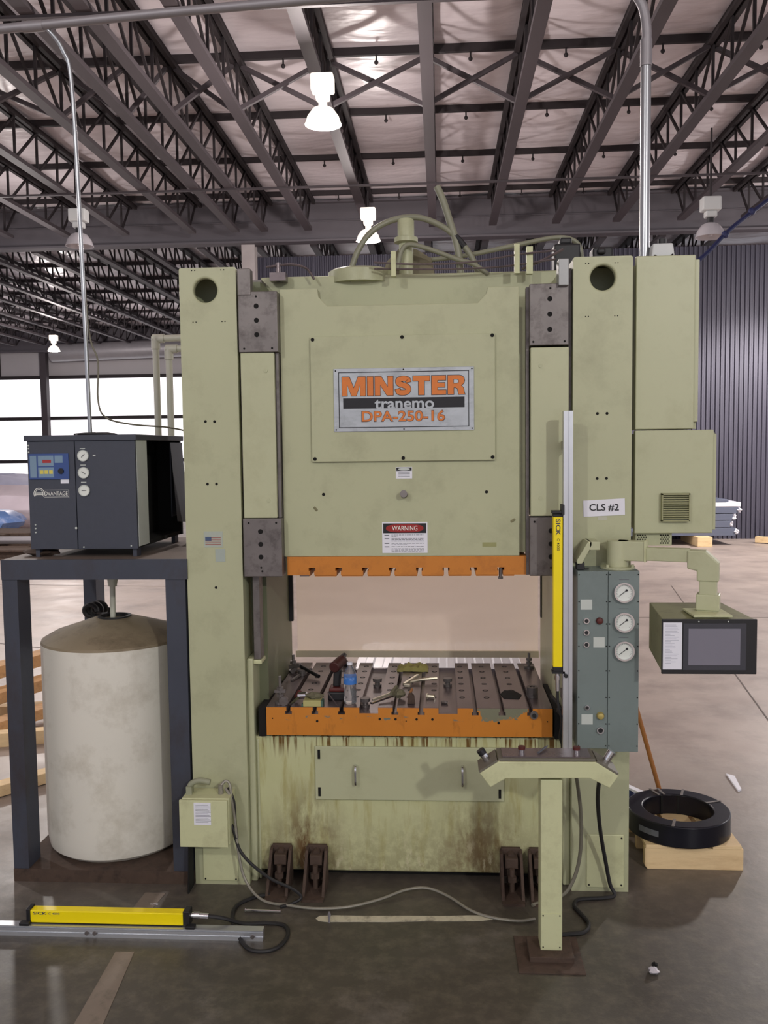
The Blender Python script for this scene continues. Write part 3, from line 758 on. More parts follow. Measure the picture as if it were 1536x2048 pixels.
# top hydraulics
HY = 4.62
part('gas_cylinder', MB().lathe((-.168,HY,0), [(.036,2.95),(.036,3.12),(.060,3.128),(.060,3.150),(.042,3.156),(.042,3.235),(.036,3.243),(.008,3.245),(.008,3.258),(.002,3.26)], 20), sage, press, smooth=True)
part('main_cylinder_cap', MB().lathe((-.40,HY+.05,0), [(.17,2.93),(.17,2.99),(.155,3.0),(.10,3.003)], 32), sage, press, smooth=True)
part('valve_manifold', MB().prism([(-.30,2.96),(-.02,2.96),(-.04,3.06),(-.12,3.11),(-.20,3.12),(-.27,3.05)],'Y',HY+.06,HY+.18), pm('greasy_casting', srgb(120,112,88), .6, var=.2, scale=12), press, bevel=.006)
part('feed_pipe', MB().tube([(-.01,HY,3.40),(.02,HY,3.33),(.055,HY,3.22),(.09,HY,3.10),(.11,HY,2.93)], .018, 12), olive_hose, press, smooth=True)
part('hydraulic_hose', MB().tube([(-.455,HY-.05,2.93),(-.44,HY-.05,3.0),(-.40,HY-.04,3.10),(-.33,HY-.02,3.19),(-.22,HY,3.245),(-.10,HY,3.25),(.02,HY,3.20),(.10,HY,3.13),(.16,HY,3.05),(.205,HY,2.94)], .015, 10), olive_hose, press, smooth=True)
part('hose_sleeve', MB().tube([(.075,HY,3.155),(.10,HY,3.13),(.125,HY,3.10)], .018, 10), black, press)
part('hydraulic_hose', MB().tube([(-.21,HY-.06,2.98),(-.19,HY-.06,3.07),(-.15,HY-.06,3.105),(-.05,HY-.06,3.08),(.08,HY-.06,3.03),(.17,HY-.06,3.0),(.24,HY-.06,2.95)], .012, 10), olive_hose, press, smooth=True)
part('hydraulic_hose', MB().tube([(-.05,HY+.1,3.06),(.15,HY+.1,3.08),(.40,HY+.1,3.125),(.58,HY+.1,3.155),(.67,HY+.1,3.145),(.715,HY+.1,3.10),(.725,HY+.1,3.0)], .012, 10), olive_hose, press, smooth=True)
part('copper_lines', MB().tube([(-.32,4.45,3.0),(-.1,4.45,2.985),(.15,4.45,2.99),(.38,4.45,3.02),(.56,4.45,3.035)], .005, 6).tube([(-.32,4.48,2.975),(0,4.48,2.965),(.3,4.48,2.97),(.56,4.48,3.0)], .005, 6).tube([(.40,4.5,2.96),(.5,4.5,3.0),(.6,4.5,3.05)], .007, 6), steel_plate, press, smooth=True)
part('pipe_bracket', MB().box(-.235,-.212,4.44,4.47,2.93,3.05), cream, press)
part('pipe_bracket', MB().box(.36,.385,4.44,4.47,2.93,3.07).box(.42,.45,4.46,4.49,2.93,3.06), cream, press)
part('valve_block', MB().box(.57,.70,4.6,4.72,2.93,3.10).box(.60,.66,4.62,4.70,3.10,3.135), black, press, bevel=.01)
part('valve_block', MB().box(.76,.86,4.6,4.72,2.94,3.08).box(.78,.82,4.58,4.6,3.04,3.07), black, press, bevel=.01)
part('pipe_fitting', MB().cyl((-.80,4.5,2.93),(-.80,4.5,3.02),.012,10).tube([(-.86,4.5,3.0),(-.74,4.5,3.01),(-.66,4.5,2.99),(-.62,4.5,2.935)], .006, 8).box(-.84,-.76,4.48,4.55,2.93,2.97), steel_plate, press, smooth=True)
# bolster
bs = [-.738,-.611,-.483,-.228,-.103,.152,.279,.412]
prof = [(-.845,.730), (.514,.730), (.514,.866)]
tops = sorted([(c,'s') for c in bs] + [(-.3525,'w'), (.024,'w')], reverse=True)
for c, k in tops:
    if k == 's': prof += [(c+.010,.866),(c+.010,.848),(c+.0165,.848),(c+.0165,.832),(c-.0165,.832),(c-.0165,.848),(c-.010,.848),(c-.010,.866)]
    else: prof += [(c+.045,.866),(c+.045,.838),(c-.045,.838),(c-.045,.866)]
prof += [(-.845,.866)]
part('bolster', MB().prism([(x, z) for x, z in prof], 'Y', 4.195, 5.085), steel_plate, press)
fp = [(x, z) for x, z in prof]
part('bolster_front_face', MB().prism([(x, z-.0008) if z > .86 else (x, z) for x, z in fp], 'Y', 4.189, 4.195), orange_w, press)
hm = MB()
lands = [-.80,-.675,-.547,-.43,-.27,-.165,-.045,.095,.215,.345,.46]
for x in lands[1:-1]:
    for y in (4.375,4.505,4.63,4.755,4.885,5.0):
        hm.ring((x, y, .866), (x, y, .8668), .014, .009, 14)
part('lift_pin_holes', hm, hole_m, press, kind='stuff')
holes([(-.60,.800),(-.30,.812),(-.225,.812),(-.125,.812),(-.05,.812),(.262,.797)], 4.189, .006)
holes([(-.815,.812),(.49,.805),(-.175,.803)], 4.189, .003)
part('bolster_rear_rail', MB().box(-.855,.552,5.14,5.17,.885,.922), pm('grey_green_angle', srgb(190,178,156), .5), press)
gm, N, L, b = mat_nodes('hazy_guard_sheet')
b.inputs['Base Color'].default_value = (*srgb(236,222,208), 1); b.inputs['Roughness'].default_value = .16
tr = N.new('ShaderNodeBsdfTranslucent'); tr.inputs[0].default_value = (*srgb(242,228,214), 1)
tp = N.new('ShaderNodeBsdfTransparent'); mxs = N.new('ShaderNodeMixShader'); mxs.inputs[0].default_value = .5
mx2 = N.new('ShaderNodeMixShader'); mx2.inputs[0].default_value = .42
L.new(b.outputs[0], mxs.inputs[1]); L.new(tr.outputs[0], mxs.inputs[2]); L.new(mxs.outputs[0], mx2.inputs[1]); L.new(tp.outputs[0], mx2.inputs[2])
L.new(mx2.outputs[0], N['Material Output'].inputs[0])
part('rear_guard', MB().box(-.845,.548,5.150,5.156,.920,1.75), gm, press)
rib = MB(); pts = []
x = -.52
while x < .44:
    pts += [(x,.800),(x+.05,.800),(x+.06,.812),(x+.10,.812)]; x += .11
pts += [(x,.80)] ; pts2 = pts + [(x,.79),(-.52,.79)]
part('discharge_sheet', MB().prism(pts2, 'Y', 5.18, 5.9), pm('bright_ribbed_sheet', srgb(226,224,228), .3, .3, var=.1, scale=3, stretch=(6,1,1)), press)
part('bed_side_bracket', MB().box(.525,.56,4.19,4.7,.72,.85), hole_m, press)
part('bed_side_bracket', MB().box(-.885,-.85,4.20,4.7,.72,.86), hole_m, press)
part('roller', MB().cyl((.548,4.155,.862),(.548,4.19,.862),.017,16).tube([(.52,4.3,.90),(.545,4.2,.88),(.548,4.16,.862)],.008,8), rubber, press, smooth=True)

# levelling brackets bolted to the floor, front of the bed
def lev(X, label):
    t = thing('levelling_bracket', label, 'bracket', (X, 4.12, 0), group='levelling brackets')
    for s in (-1, 1):
        part('side_bar', MB().prism([(4.205,0),(4.205,.180),(4.165,.172),(4.02,.0)], 'X', X+s*.046-.007, X+s*.046+.007), rust, t, bevel=.002)
    part('back_plate', MB().box(X-.046,X+.046,4.195,4.215,.05,.186), rust, t, bevel=.002)
    part('foot_plate', MB().box(X-.05,X+.05,4.0,4.2,0,.012), rust, t)
    part('jack_bolt', MB().cyl((X,4.12,.01),(X,4.12,.12),.012,12), rust, t)
    part('nut', MB().cyl((X,4.12,.06),(X,4.12,.085),.022,6), rust, t)
    part('bolt_head', MB().cyl((X,4.165,.155),(X,4.20,.160),.018,12), rust, t)
    part('clamp_block', MB().box(X-.03,X+.03,4.14,4.2,.11,.16), rust, t, bevel=.004)
lev(-.785, 'rusty steel levelling bracket at the bed, leftmost of the row')
lev(-.612, 'rusty steel levelling bracket, second from the left at the bed')
lev(.318, 'rusty steel levelling bracket left of the console post')
lev(.452, 'rusty steel levelling bracket partly hidden behind the console post')

# ================================================================== ELECTRICAL BOXES
t = thing('electrical_cabinet', 'tall narrow sage green electrical enclosure with dented top, beside the right column', 'cabinet', (1.02, 4.33, 2.166))
part('body', MB().box(.905,1.170,4.235,4.46,2.168,2.93), sage_clean, t)
part('door', MB().box(.888,1.150,4.20,4.235,2.168,2.948), sage_clean, t, bevel=.004)
part('side_flange', MB().box(1.150,1.172,4.215,4.26,2.20,2.93), sage_clean, t, bevel=.002)
t2 = thing('electrical_cabinet', 'wide sage green electrical enclosure with square vent, below the tall one', 'cabinet', (1.07, 4.33, 1.69))
part('body', MB().box(.905,1.255,4.235,4.50,1.705,2.150), sage_clean, t2)
part('door', MB().box(.888,1.241,4.20,4.235,1.690,2.163), sage_clean, t2, bevel=.004)
part('side_flange', MB().box(1.241,1.258,4.215,4.26,1.705,2.145), sage_clean, t2, bevel=.002)
v = part('vent', MB().box(1.008,1.130,4.192,4.20,1.750,1.872), sage, t2)
for k in range(11):
    z = 1.758+.0102*k
    part('louvre', MB().prism([(4.176,z),(4.176,z+.0035),(4.192,z+.0075),(4.192,z+.004)], 'X', 1.010, 1.128), pm('vent_green', srgb(150,150,112), .5) if k == 0 else MT['vent_green'], v)
part('vent_frame', MB().box(1.006,1.011,4.174,4.20,1.748,1.874).box(1.127,1.132,4.174,4.20,1.748,1.874).box(1.006,1.132,4.174,4.20,1.868,1.876).box(1.006,1.132,4.174,4.20,1.746,1.752), MT['vent_green'], v)
pl = part('bottom_gland_plate', MB().box(.90,1.065,4.23,4.30,1.63,1.69), sage_clean, t2)
pf = MB()
for gx in (.93, 1.035):
    for r in range(5):
        for c in range(4):
            pf.cyl((gx-.02+.011*c+(r % 2)*.005, 4.2285, 1.642+.009*r), (gx-.02+.011*c+(r % 2)*.005, 4.231, 1.642+.009*r), .0038, 6)
part('perforations', pf, hole_m, pl, kind='stuff')
t3 = thing('conduit_box', 'small pale grey cast conduit box on top of the tall enclosure', 'box', (1.025, 4.33, 2.93))
part('body', MB().prism([(.972,2.949),(1.080,2.949),(1.070,3.020),(.980,3.020)], 'Y', 4.28, 4.36), ballast, t3, bevel=.006)
part('clamp', MB().tube([(.985,4.275,2.965),(1.0,4.27,2.957),(1.05,4.27,2.957),(1.068,4.275,2.968)], .004, 6), hole_m, t3)
part('gland', MB().cyl((1.03,4.32,3.02),(1.03,4.32,3.045),.02,10), black, t3)

# ================================================================== CONDUITS
CT = 4.235
single('steel_conduit', MB().tube([(.958,4.36,2.95),(.958,4.36,3.86)], .0235, 14, smooth=False), galv, 'shiny vertical steel conduit rising from the tall enclosure', 'conduit', smooth=True)
t = thing('overhead_conduit', 'long grey overhead conduit crossing the top of the view, bent down at its right', 'conduit', (-.5, 4.36, 4.15))
part('pipe', MB().tube([(-3.2,4.34,4.08),(-2.2,4.34,4.115),(-1.2,4.35,4.17),(-.2,4.36,4.215),(.70,4.36,4.235),(.84,4.36,4.22),(.93,4.36,4.13),(.958,4.36,4.02),(.958,4.36,3.9)], .022, 14), galv_dull, t, smooth=True)
part('coupling', MB().cyl((.958,4.36,3.84),(.958,4.36,3.96),.027,14), galv_dull, t, smooth=True)
part('coupling', MB().cyl((-1.98,4.345,4.126),(-1.88,4.345,4.13),.026,12), galv_dull, t, smooth=True)
single('drop_conduit', MB().tube([(-1.88,4.35,4.13),(-1.84,4.36,4.09),(-1.80,4.38,4.02),(-1.775,4.40,3.88),(-1.765,4.42,3.2),(-1.755,4.43,2.176)], .0105, 10, smooth=True), galv, 'thin steel conduit dropping onto the chiller lid', 'conduit', smooth=True)
single('power_cord', MB().tube([(-1.77,4.44,3.2),(-1.75,4.445,2.7),(-1.715,4.46,2.55),(-1.725,4.47,2.36),(-1.70,4.5,2.27),(-1.6,4.6,2.235),(-1.45,4.75,2.22),(-1.33,4.9,2.185),(-1.30,4.95,2.17)], .0045, 8), cable_g, 'thin grey cord hanging beside the drop conduit to the back of the chiller', 'cord', smooth=True)
for dx, zz, lb in ((0, 2.735, 'outer white plastic water pipe rising behind the chiller'), (.075, 2.675, 'inner white plastic water pipe rising behind the chiller')):
    x = -1.62+dx
    t = thing('water_pipe', lb, 'pipe', (x, 5.1, 2.1), group='white water pipes')
    part('pipe', MB().cyl((x+.0,5.1,1.95),(x,5.1,zz),.019,14).cyl((x,5.1,zz),(-1.0,5.1,zz+.01),.019,14), pvc, t, smooth=True)
    part('elbow', MB().cyl((x,5.1,zz-.06),(x,5.1,zz+.012),.025,14).cyl((x-.015,5.1,zz),(x+.05,5.1,zz),.025,14), pvc, t, smooth=True)

# ================================================================== LIGHT CURTAINS
def alu_profile(m, x0, x1, y0, y1, z0, z1, axis):
    """T-slot extrusion with two grooves on the front"""
    if axis == 'Z':
        w = x1-x0
        pts = [(x0,y0),(x0+.4*w,y0),(x0+.4*w,y0+.006),(x0+.6*w,y0+.006),(x0+.6*w,y0),(x1,y0),(x1,y1),(x0,y1)]
        m.prism(pts, 'Z', z0, z1)
    else:
        h = z1-z0
        pts = [(y0,z0),(y0,z0+.36*h),(y0+.006,z0+.36*h),(y0+.006,z0+.5*h),(y0,z0+.5*h),(y0,z0+.78*h),(y0+.006,z0+.78*h),(y0+.006,z0+.88*h),(y0,z0+.88*h),(y0,z1),(y1,z1),(y1,z0)]
        m.prism(pts, 'X', x0, x1)
    return m
t = thing('light_curtain', 'upright yellow safety light curtain on an aluminium rail in front of the right column', 'light curtain', (.535, 4.03, .70))
part('rail', alu_profile(MB(), .537,.578,4.00,4.04,.70,2.250,'Z'), alu, t)
yb = part('housing', MB().prism([(.493,4.0),(.533,4.0),(.536,4.01),(.536,4.05),(.493,4.05)], 'Z', 1.112, 1.785), yellow, t, bevel=.002)
text('lettering', 'SICK', .504, .524, 1.703, 1.775, 4.0, blue_ink, yb, off=.02, depth=.0006, rot=-90)
text('lettering', 'C 4000', .509, .520, 1.635, 1.690, 4.0, ink, yb, off=.004, depth=.0006, rot=-90)
part('window_strip', MB().box(.536,.539,4.005,4.045,1.12,1.775), hole_m, yb)
part('end_cap', MB().box(.492,.537,4.0,4.05,1.785,1.80), black, t, bevel=.003)
part('end_cap', MB().box(.494,.535,4.002,4.048,1.09,1.112), black, t, bevel=.003)
part('bracket', MB().box(.487,.540,3.99,4.05,1.80,1.812).box(.528,.540,3.985,4.05,1.795,1.84), black, t, bevel=.002)
part('bracket', MB().box(.49,.545,4.0,4.05,1.082,1.092).cyl((.548,3.985,1.075),(.548,4.0,1.075),.009,10), black, t)
part('connector', MB().cyl((.515,4.02,1.0),(.515,4.02,1.085),.010,12).cyl((.515,4.02,1.05),(.515,4.02,1.07),.013,12), chrome, t, smooth=True)
part('lead', MB().tube([(.515,4.02,1.0),(.518,4.02,.93),(.535,4.03,.86),(.53,4.05,.78),(.545,4.09,.72),(.55,4.12,.60)], .006, 8), rubber, t, smooth=True)
for z in (2.1, .95): part('mount', MB().box(.548,.572,4.04,FY+.02,z-.02,z+.02), steel_dark, t)

t = thing('light_curtain', 'yellow safety light curtain on an aluminium rail lying on the floor at the left', 'light curtain', (-1.5, 3.69, 0), rz=0)
part('rail', alu_profile(MB(), -2.45,-.776,3.665,3.705,0,.046,'X'), alu, t)
yb = part('housing', MB().box(-1.805,-1.125,3.685,3.73,.050,.105), yellow, t, bevel=.004)
part('window_strip', MB().box(-1.80,-1.13,3.684,3.731,.047,.051), hole_m, yb)
text('lettering', 'SICK', -1.79,-1.73,.087,.099, 3.685, blue_ink, yb, off=.02, depth=.0006)
text('lettering', 'C 4000', -1.722,-1.672,.088,.097, 3.685, grey_ink, yb, off=.004, depth=.0006)
part('end_cap', MB().box(-1.822,-1.803,3.682,3.735,.046,.112), black, t, bevel=.004)
part('end_cap', MB().box(-1.127,-1.098,3.682,3.735,.046,.115), black, t, bevel=.004)
part('bracket', MB().box(-1.845,-1.80,3.66,3.69,.046,.060), black, t, bevel=.003)
part('bracket', MB().box(-1.11,-1.07,3.66,3.69,.046,.060), black, t, bevel=.003)
part('connector', MB().cyl((-1.098,3.71,.085),(-1.02,3.71,.083),.012,12).cyl((-1.085,3.71,.085),(-1.06,3.71,.085),.0155,12), chrome, t, smooth=True)
for x in (-1.545,-1.51,-.82):
    part('slot_nut', MB().cyl((x,3.660,.02),(x,3.668,.02),.009,12), steel_dark, t)
part('lead', MB().tube([(-1.02,3.71,.083),(-.96,3.72,.07),(-.88,3.77,.02),(-.78,3.80,.008),(-.70,3.78,.008),(-.675,3.70,.008),(-.70,3.61,.008),(-.76,3.575,.008),(-.83,3.60,.008),(-.90,3.72,.008),(-.95,3.85,.008),(-.95,3.95,.008),(-.88,4.03,.008),(-.82,4.05,.008)], .009, 8), rubber, t, smooth=True)

# ================================================================== GAUGE CABINET
CY = 3.985
t = thing('gauge_cabinet', 'tall grey control cabinet with three round pressure gauges on the right column', 'cabinet', (.74, 4.07, .75))
part('body', MB().box(.598,.866,CY+.006,FY-.001,.745,1.545), grey_cab, t)
part('left_panel', MB().box(.598,.7295,CY,CY+.008,.747,1.543), grey_cab, t, bevel=.0015)
part('right_panel', MB().box(.732,.866,CY,CY+.008,.733,1.543), grey_cab, t, bevel=.0015)
sc_ = MB()
for z in (1.53,1.41,1.31,1.21,1.10,.98,.86,.76):
    for x in (.604,.724,.738,.861): sc_.cyl((x,CY-.0015,z),(x,CY+.001,z),.003,8)
part('panel_screws', sc_, hole_m, t, kind='stuff')
for (x, z) in ((.797,1.452),(.799,1.320),(.800,1.192)):
    g = part('pressure_gauge', MB().ring((x,CY-.022,z),(x,CY,z),.044,.037,32), chrome, t, smooth=True)
    part('dial', MB().cyl((x,CY-.012,z),(x,CY-.004,z),.037,32), dial_m, g)
    nd = MB().beam((x-.022,CY-.014,z-.016),(x+.010,CY-.014,z+.009),.0022,.002).cyl((x+.011,CY-.016,z+.010),(x+.011,CY-.013,z+.010),.005,10)
    part('needle', nd, ink, g)
    tk = MB()
    for k in range(21):
        a = math.radians(225-13.5*k); tk.beam((x+.029*math.cos(a),CY-.0125,z+.029*math.sin(a)),(x+.034*math.cos(a),CY-.0125,z+.034*math.sin(a)),.0009,.001)
    part('scale_marks', tk, grey_ink, g, kind='stuff')
ln = MB()
for z in (1.508,1.378,1.250): ln.box(.778,.820,CY-.0006,CY,z-.0015,z+.0015)
part('engraved_captions', ln, grey_ink, t, kind='stuff')
for x, z, r in ((.636,1.325,.013),(.636,1.273,.013),(.636,1.219,.013),(.640,.935,.011),(.699,.832,.016)):
    b_ = part('push_button', MB().ring((x,CY-.010,z),(x,CY,z),r,r*.68,20), chrome, t, smooth=True)
    part('button_cap', MB().cyl((x,CY-.007,z),(x,CY-.001,z),r*.68,16), black, b_)
part('red_button', MB().lathe((.693,CY,1.325),[(.015,0),(.016,-.008),(.012,-.016),(.004,-.018)],16,'Y'), darkred, t, smooth=True)
part('selector_knob', MB().lathe((.699,CY,.898),[(.017,0),(.017,-.008),(.013,-.018),(.004,-.02)],16,'Y'), pm('brass_knob', srgb(190,170,100), .4, .4), t, smooth=True)
for x0, z0 in ((.611,1.374),(.667,1.205),(.616,.857)):
    part('blank_label', MB().box(x0,x0+.050,CY-.0012,CY,z0,z0+.046), label_beige, t)

# ================================================================== SCREEN ON SWING ARM
arm = thing('operator_screen', 'operator touch screen in a green box hanging from a swing arm', 'screen', (.788, 4.075, 1.548))
part('arm_post', MB().cyl((.788,4.075,1.552),(.788,4.075,1.672),.047,28), sage_clean, arm, smooth=True)
part('post_flange', MB().cyl((.788,4.075,1.546),(.788,4.075,1.556),.075,28).cyl((.735,4.03,1.556),(.735,4.03,1.568),.007,8).cyl((.845,4.03,1.556),(.845,4.03,1.568),.007,8), sage, arm)
R20 = Matrix.Translation((.788,4.075,0)) @ Matrix.Rotation(math.radians(-20),4,'Z')
part('arm_sleeve', MB().box(.0,.125,-.035,.035,1.585,1.672,R20), sage_clean, arm, bevel=.003)
part('sleeve_lip', MB().box(.120,.127,-.039,.039,1.582,1.676,R20), cream, arm)
part('swing_arm', MB().box(.12,.31,-.028,.028,1.588,1.645,R20), sage_clean, arm, bevel=.003)
part('elbow', MB().prism([(.300,1.640),(.375,1.640),(.430,1.590),(.430,1.508),(.340,1.508),(.340,1.553),(.300,1.560)], 'Y', -.035, .035, R20), sage_clean, arm, bevel=.006)
part('drop_tube', MB().box(.350,.422,-.03,.03,1.44,1.51,R20), sage_clean, arm, bevel=.004)
part('drop_sleeve', MB().box(.338,.434,-.04,.04,1.383,1.452,R20).box(.341,.431,-.037,.037,1.362,1.383,R20), sage_clean, arm, bevel=.004)
part('mount_plate', MB().box(1.055,1.215,3.815,3.99,1.372,1.380), cream, arm, bevel=.001)
hb = MB()
F = [(.922,1.140),(1.303,1.140),(1.303,1.366),(.922,1.366)]; B = [(.952,1.16),(1.275,1.16),(1.275,1.374),(.952,1.374)]
hb.add([(x,3.80,z) for x, z in F]+[(x,4.17,z) for x, z in B], [(0,1,2,3),(4,7,6,5),(0,4,5,1),(1,5,6,2),(2,6,7,3),(3,7,4,0)])
part('screen_box', hb, pm('dusty_green_box', srgb(132,132,96), .55, dark=srgb(84,76,58), dark_amt=.8, dark_scale=6), arm, bevel=.003)
part('bezel', MB().box(.918,1.307,3.787,3.80,1.137,1.369), black, arm, bevel=.002)
part('screen_surround', MB().box(1.005,1.262,3.785,3.787,1.155,1.352), pm('dark_grey_bezel', srgb(58,58,66), .4), arm)
part('screen', MB().box(1.026,1.238,3.7835,3.785,1.176,1.330), screen_m, arm)
nt = part('taped_paper', MB().box(.922,1.000,3.785,3.787,1.157,1.356), white_paper, arm)
ln = MB(); rnd = random.Random(5)
for k in range(26): ln.box(.930, .930+rnd.uniform(.02,.06), 3.7843, 3.785, 1.345-.0065*k, 1.3465-.0065*k)
part('print_lines', ln, pm('faint_ink', srgb(176,176,190), .7), nt, kind='stuff')
part('bezel_screw', MB().cyl((1.068,3.784,1.360),(1.068,3.787,1.360),.003,8), label_beige, arm)
part('bezel_screw', MB().cyl((1.188,3.784,1.360),(1.188,3.787,1.360),.003,8), label_beige, arm)
# arm rest bracket on the column
t = thing('arm_bracket', 'sage green angled steel bracket on the right column above the grey cabinet', 'bracket', (.64, 4.08, 1.55))
part('gusset', MB().prism([(.600,1.565),(.622,1.575),(.665,1.655),(.665,1.672),(.648,1.672),(.600,1.590)], 'Y', 4.02, 4.159), sage_clean, t, bevel=.002)
part('saddle', MB().box(.655,.700,4.02,4.159,1.635,1.672), sage_clean, t, bevel=.002)
single('limit_switch', MB().box(.598,.634,4.02,4.06,1.546,1.578).box(.634,.655,4.03,4.04,1.546,1.552), black, 'small black switch on top of the grey cabinet beside the rail', 'switch', bevel=.003)

# ================================================================== PAPER SIGN
t = thing('paper_sign', 'white paper sign reading CLS #2 taped to the right column', 'sign', (.74, FY, 1.775))
sg = part('sheet', MB().add([(.649,FY-.003,1.772),(.836,FY-.003,1.780),(.834,FY-.005,1.856),(.647,FY-.005,1.847)], [(0,1,2,3)]).add([(.649,FY-.002,1.772),(.836,FY-.002,1.780),(.834,FY-.004,1.856),(.647,FY-.004,1.847)], [(0,1,2,3)]), white_paper, t)
text('lettering', 'CLS #2', .675, .808, 1.797, 1.831, FY-.0055, ink, t, off=.012, depth=.0008)
tm = pm('clear_tape', srgb(190,190,170), .1)
part('tape', MB().box(.715,.755,FY-.0012,FY-.0002,1.755,1.774), tm, t)

# ================================================================== TWO-HAND CONSOLE
PY = 3.60
t = thing('two_hand_console', 'sage green two hand control console on a square post in front of the bed', 'console', (.44, 3.62, 0))
part('floor_plate', MB().box(.295,.560,3.475,3.745,0,.006), rust, t, bevel=.001)
part('base_flange', MB().box(.345,.525,3.545,3.700,.006,.028), rust, t, bevel=.002)
part('post', MB().box(.394,.482,3.60,3.69,.026,.745), cream, t, bevel=.004)
pc = part('post_cover', MB().box(.396,.480,3.597,3.60,.035,.185), cream, t)
for x, z in ((.404,.043),(.472,.043),(.404,.177),(.472,.177)): part('screw', MB().cyl((x,3.595,z),(x,3.598,z),.003,8), hole_m, pc)
OUT = [(.147,.777),(.222,.826),(.612,.828),(.702,.772),(.667,.722),(.618,.747),(.587,.762),(.252,.757),(.190,.720)]
part('console_body', MB().prism(OUT, 'Y', 3.58, 3.72), cream, t, bevel=.003)
top = MB().prism([(.222,.8265),(.612,.8285),(.612,.840),(.222,.838)], 'Y', 3.585, 3.715)
part('top_plate', top, pm('dirty_top_plate', srgb(104,100,88), .6, var=.2), t, bevel=.002)
part('top_insert', MB().box(.240,.596,3.60,3.705,.8385,.8425), steel_plate, t)
Lm = Matrix.Translation((.1845,3.65,.8015)) @ Matrix.Rotation(math.radians(-33.2),4,'Y')
Rm_ = Matrix.Translation((.657,3.65,.8)) @ Matrix.Rotation(math.radians(31.9),4,'Y')
part('wing_plate', MB().box(-.044,.044,-.065,.065,0,.008,Lm), MT['dirty_top_plate'], t)
part('wing_plate', MB().box(-.050,.050,-.065,.065,0,.008,Rm_), MT['dirty_top_plate'], t)
def pbtn(m4, lb, hgt=.030, r=.016, cap=black):
    b_ = part('palm_button', MB().add([m4 @ Vector(v) for v in MB().cyl((0,0,.008),(0,0,.008+hgt),r,16).v], MB().cyl((0,0,0),(0,0,1),1,16).f), chrome, t, smooth=True)
    part('button_head', MB().add([m4 @ Vector(v) for v in MB().cyl((0,0,.008+hgt),(0,0,.030+hgt),r*1.06,16).v], MB().cyl((0,0,0),(0,0,1),1,16).f), cap, b_, smooth=True)
pbtn(Lm, ''); pbtn(Rm_, '', cap=chrome)
for x, cp in ((.322, darkred), (.545, darkred)):
    b_ = part('push_button', MB().cyl((x,3.65,.842),(x,3.65,.856),.012,16), chrome, t, smooth=True)
    part('button_head', MB().cyl((x,3.65,.856),(x,3.65,.868),.015,16), cp, b_, smooth=True)
single('pen', MB().cyl((.388,3.63,.8485),(.425,3.69,.852),.005,10).cyl((.425,3.69,.852),(.433,3.703,.853),.003,8), pm('black_white_pen', srgb(90,90,96), .3), 'short dark marker pen lying on the console top', 'pen')

# ================================================================== CABLES
single('console_cable', MB().tube([(.55,3.72,.74),(.575,3.85,.66),(.60,3.98,.58),(.625,4.05,.42),(.63,4.08,.25),(.61,4.09,.12),(.56,4.08,.03),(.48,4.05,.01),(.40,4.0,.01)], .0085, 8), cable_g, 'grey cable looping from the console down past the right column foot', 'cable', smooth=True)
single('console_hose', MB().tube([(.655,3.74,.71),(.675,3.9,.55),(.71,4.03,.35),(.745,4.09,.18),(.77,4.11,.06),(.79,4.10,.015),(.74,4.08,.01),(.62,4.06,.01),(.59,4.0,.01),(.61,3.93,.01),(.63,3.85,.01),(.60,3.78,.01),(.53,3.76,.01),(.45,3.74,.012)], .009, 8), rubber, 'black cable running from the console down the right column and back over the floor', 'cable', smooth=True)
single('armoured_cable', MB().tube([(-1.03,4.10,.50),(-1.0,4.08,.46),(-.985,4.08,.36),(-.965,4.06,.20),(-.93,4.04,.08),(-.84,3.99,.012),(-.70,3.95,.01),(-.58,3.93,.01),(-.44,3.95,.01),(-.30,4.02,.012),(-.18,4.10,.02),(-.08,4.12,.02),(.02,4.06,.012),(.12,3.94,.01),(.22,3.88,.01),(.33,3.86,.01),(.40,3.88,.01)], .0065, 8), conduit_flex, 'silver armoured cable snaking over the floor in front of the bed', 'cable', smooth=True)
single('black_cable', MB().tube([(-1.02,4.11,.50),(-.99,4.09,.44),(-.985,4.09,.33),(-.975,4.07,.27),(-1.0,4.08,.33),(-.99,4.08,.30),(-.96,4.06,.22),(-.90,4.04,.16),(-.80,4.0,.11),(-.70,3.99,.07),(-.66,3.99,.03),(-.70,3.97,.01),(-.75,3.94,.008)], .0075, 8), rubber, 'black cable drooping from the junction box to the left bed brackets', 'cable', smooth=True)
single('welding_rod', MB().cyl((-.90,3.905,.008),(-.74,3.90,.008),.0065,10).cyl((-.905,3.905,.008),(-.90,3.905,.008),.010,10), chrome, 'short bright steel rod lying by the left brackets', 'rod')
single('floor_bolt', MB().cyl((-.51,3.83,0),(-.51,3.83,.05),.0045,8).cyl((-.51,3.83,.03),(-.51,3.83,.04),.008,6), galv_dull, 'thin anchor stud standing in the worn white floor mark', 'bolt')

# ================================================================== JUNCTION BOX
t = thing('junction_box', 'cream junction box with white notice on the left column foot', 'box', (-1.12, 4.08, .25))
part('body', MB().box(-1.222,-.998,4.03,FY-.001,.256,.478), cream, t, bevel=.004)
part('door', MB().box(-1.230,-1.003,4.012,4.03,.250,.474), cream, t, bevel=.003)
n_ = part('notice', MB().box(-1.160,-1.080,4.010,4.012,.358,.464), white_paper, t)
ln = MB()
for k in range(13): ln.box(-1.152, -1.092+.006*(k % 3), 4.0094, 4.010, .452-.0068*k, .4534-.0068*k)
part('print_lines', ln, grey_ink, n_, kind='stuff')
part('plug_connector', MB().tube([(-1.20,4.09,.50),(-1.19,4.09,.525),(-1.15,4.09,.54),(-1.10,4.09,.532)], .014, 10).box(-1.212,-1.185,4.07,4.11,.478,.515), pm('pale_green_grey', srgb(150,152,128), .5), t, smooth=True)
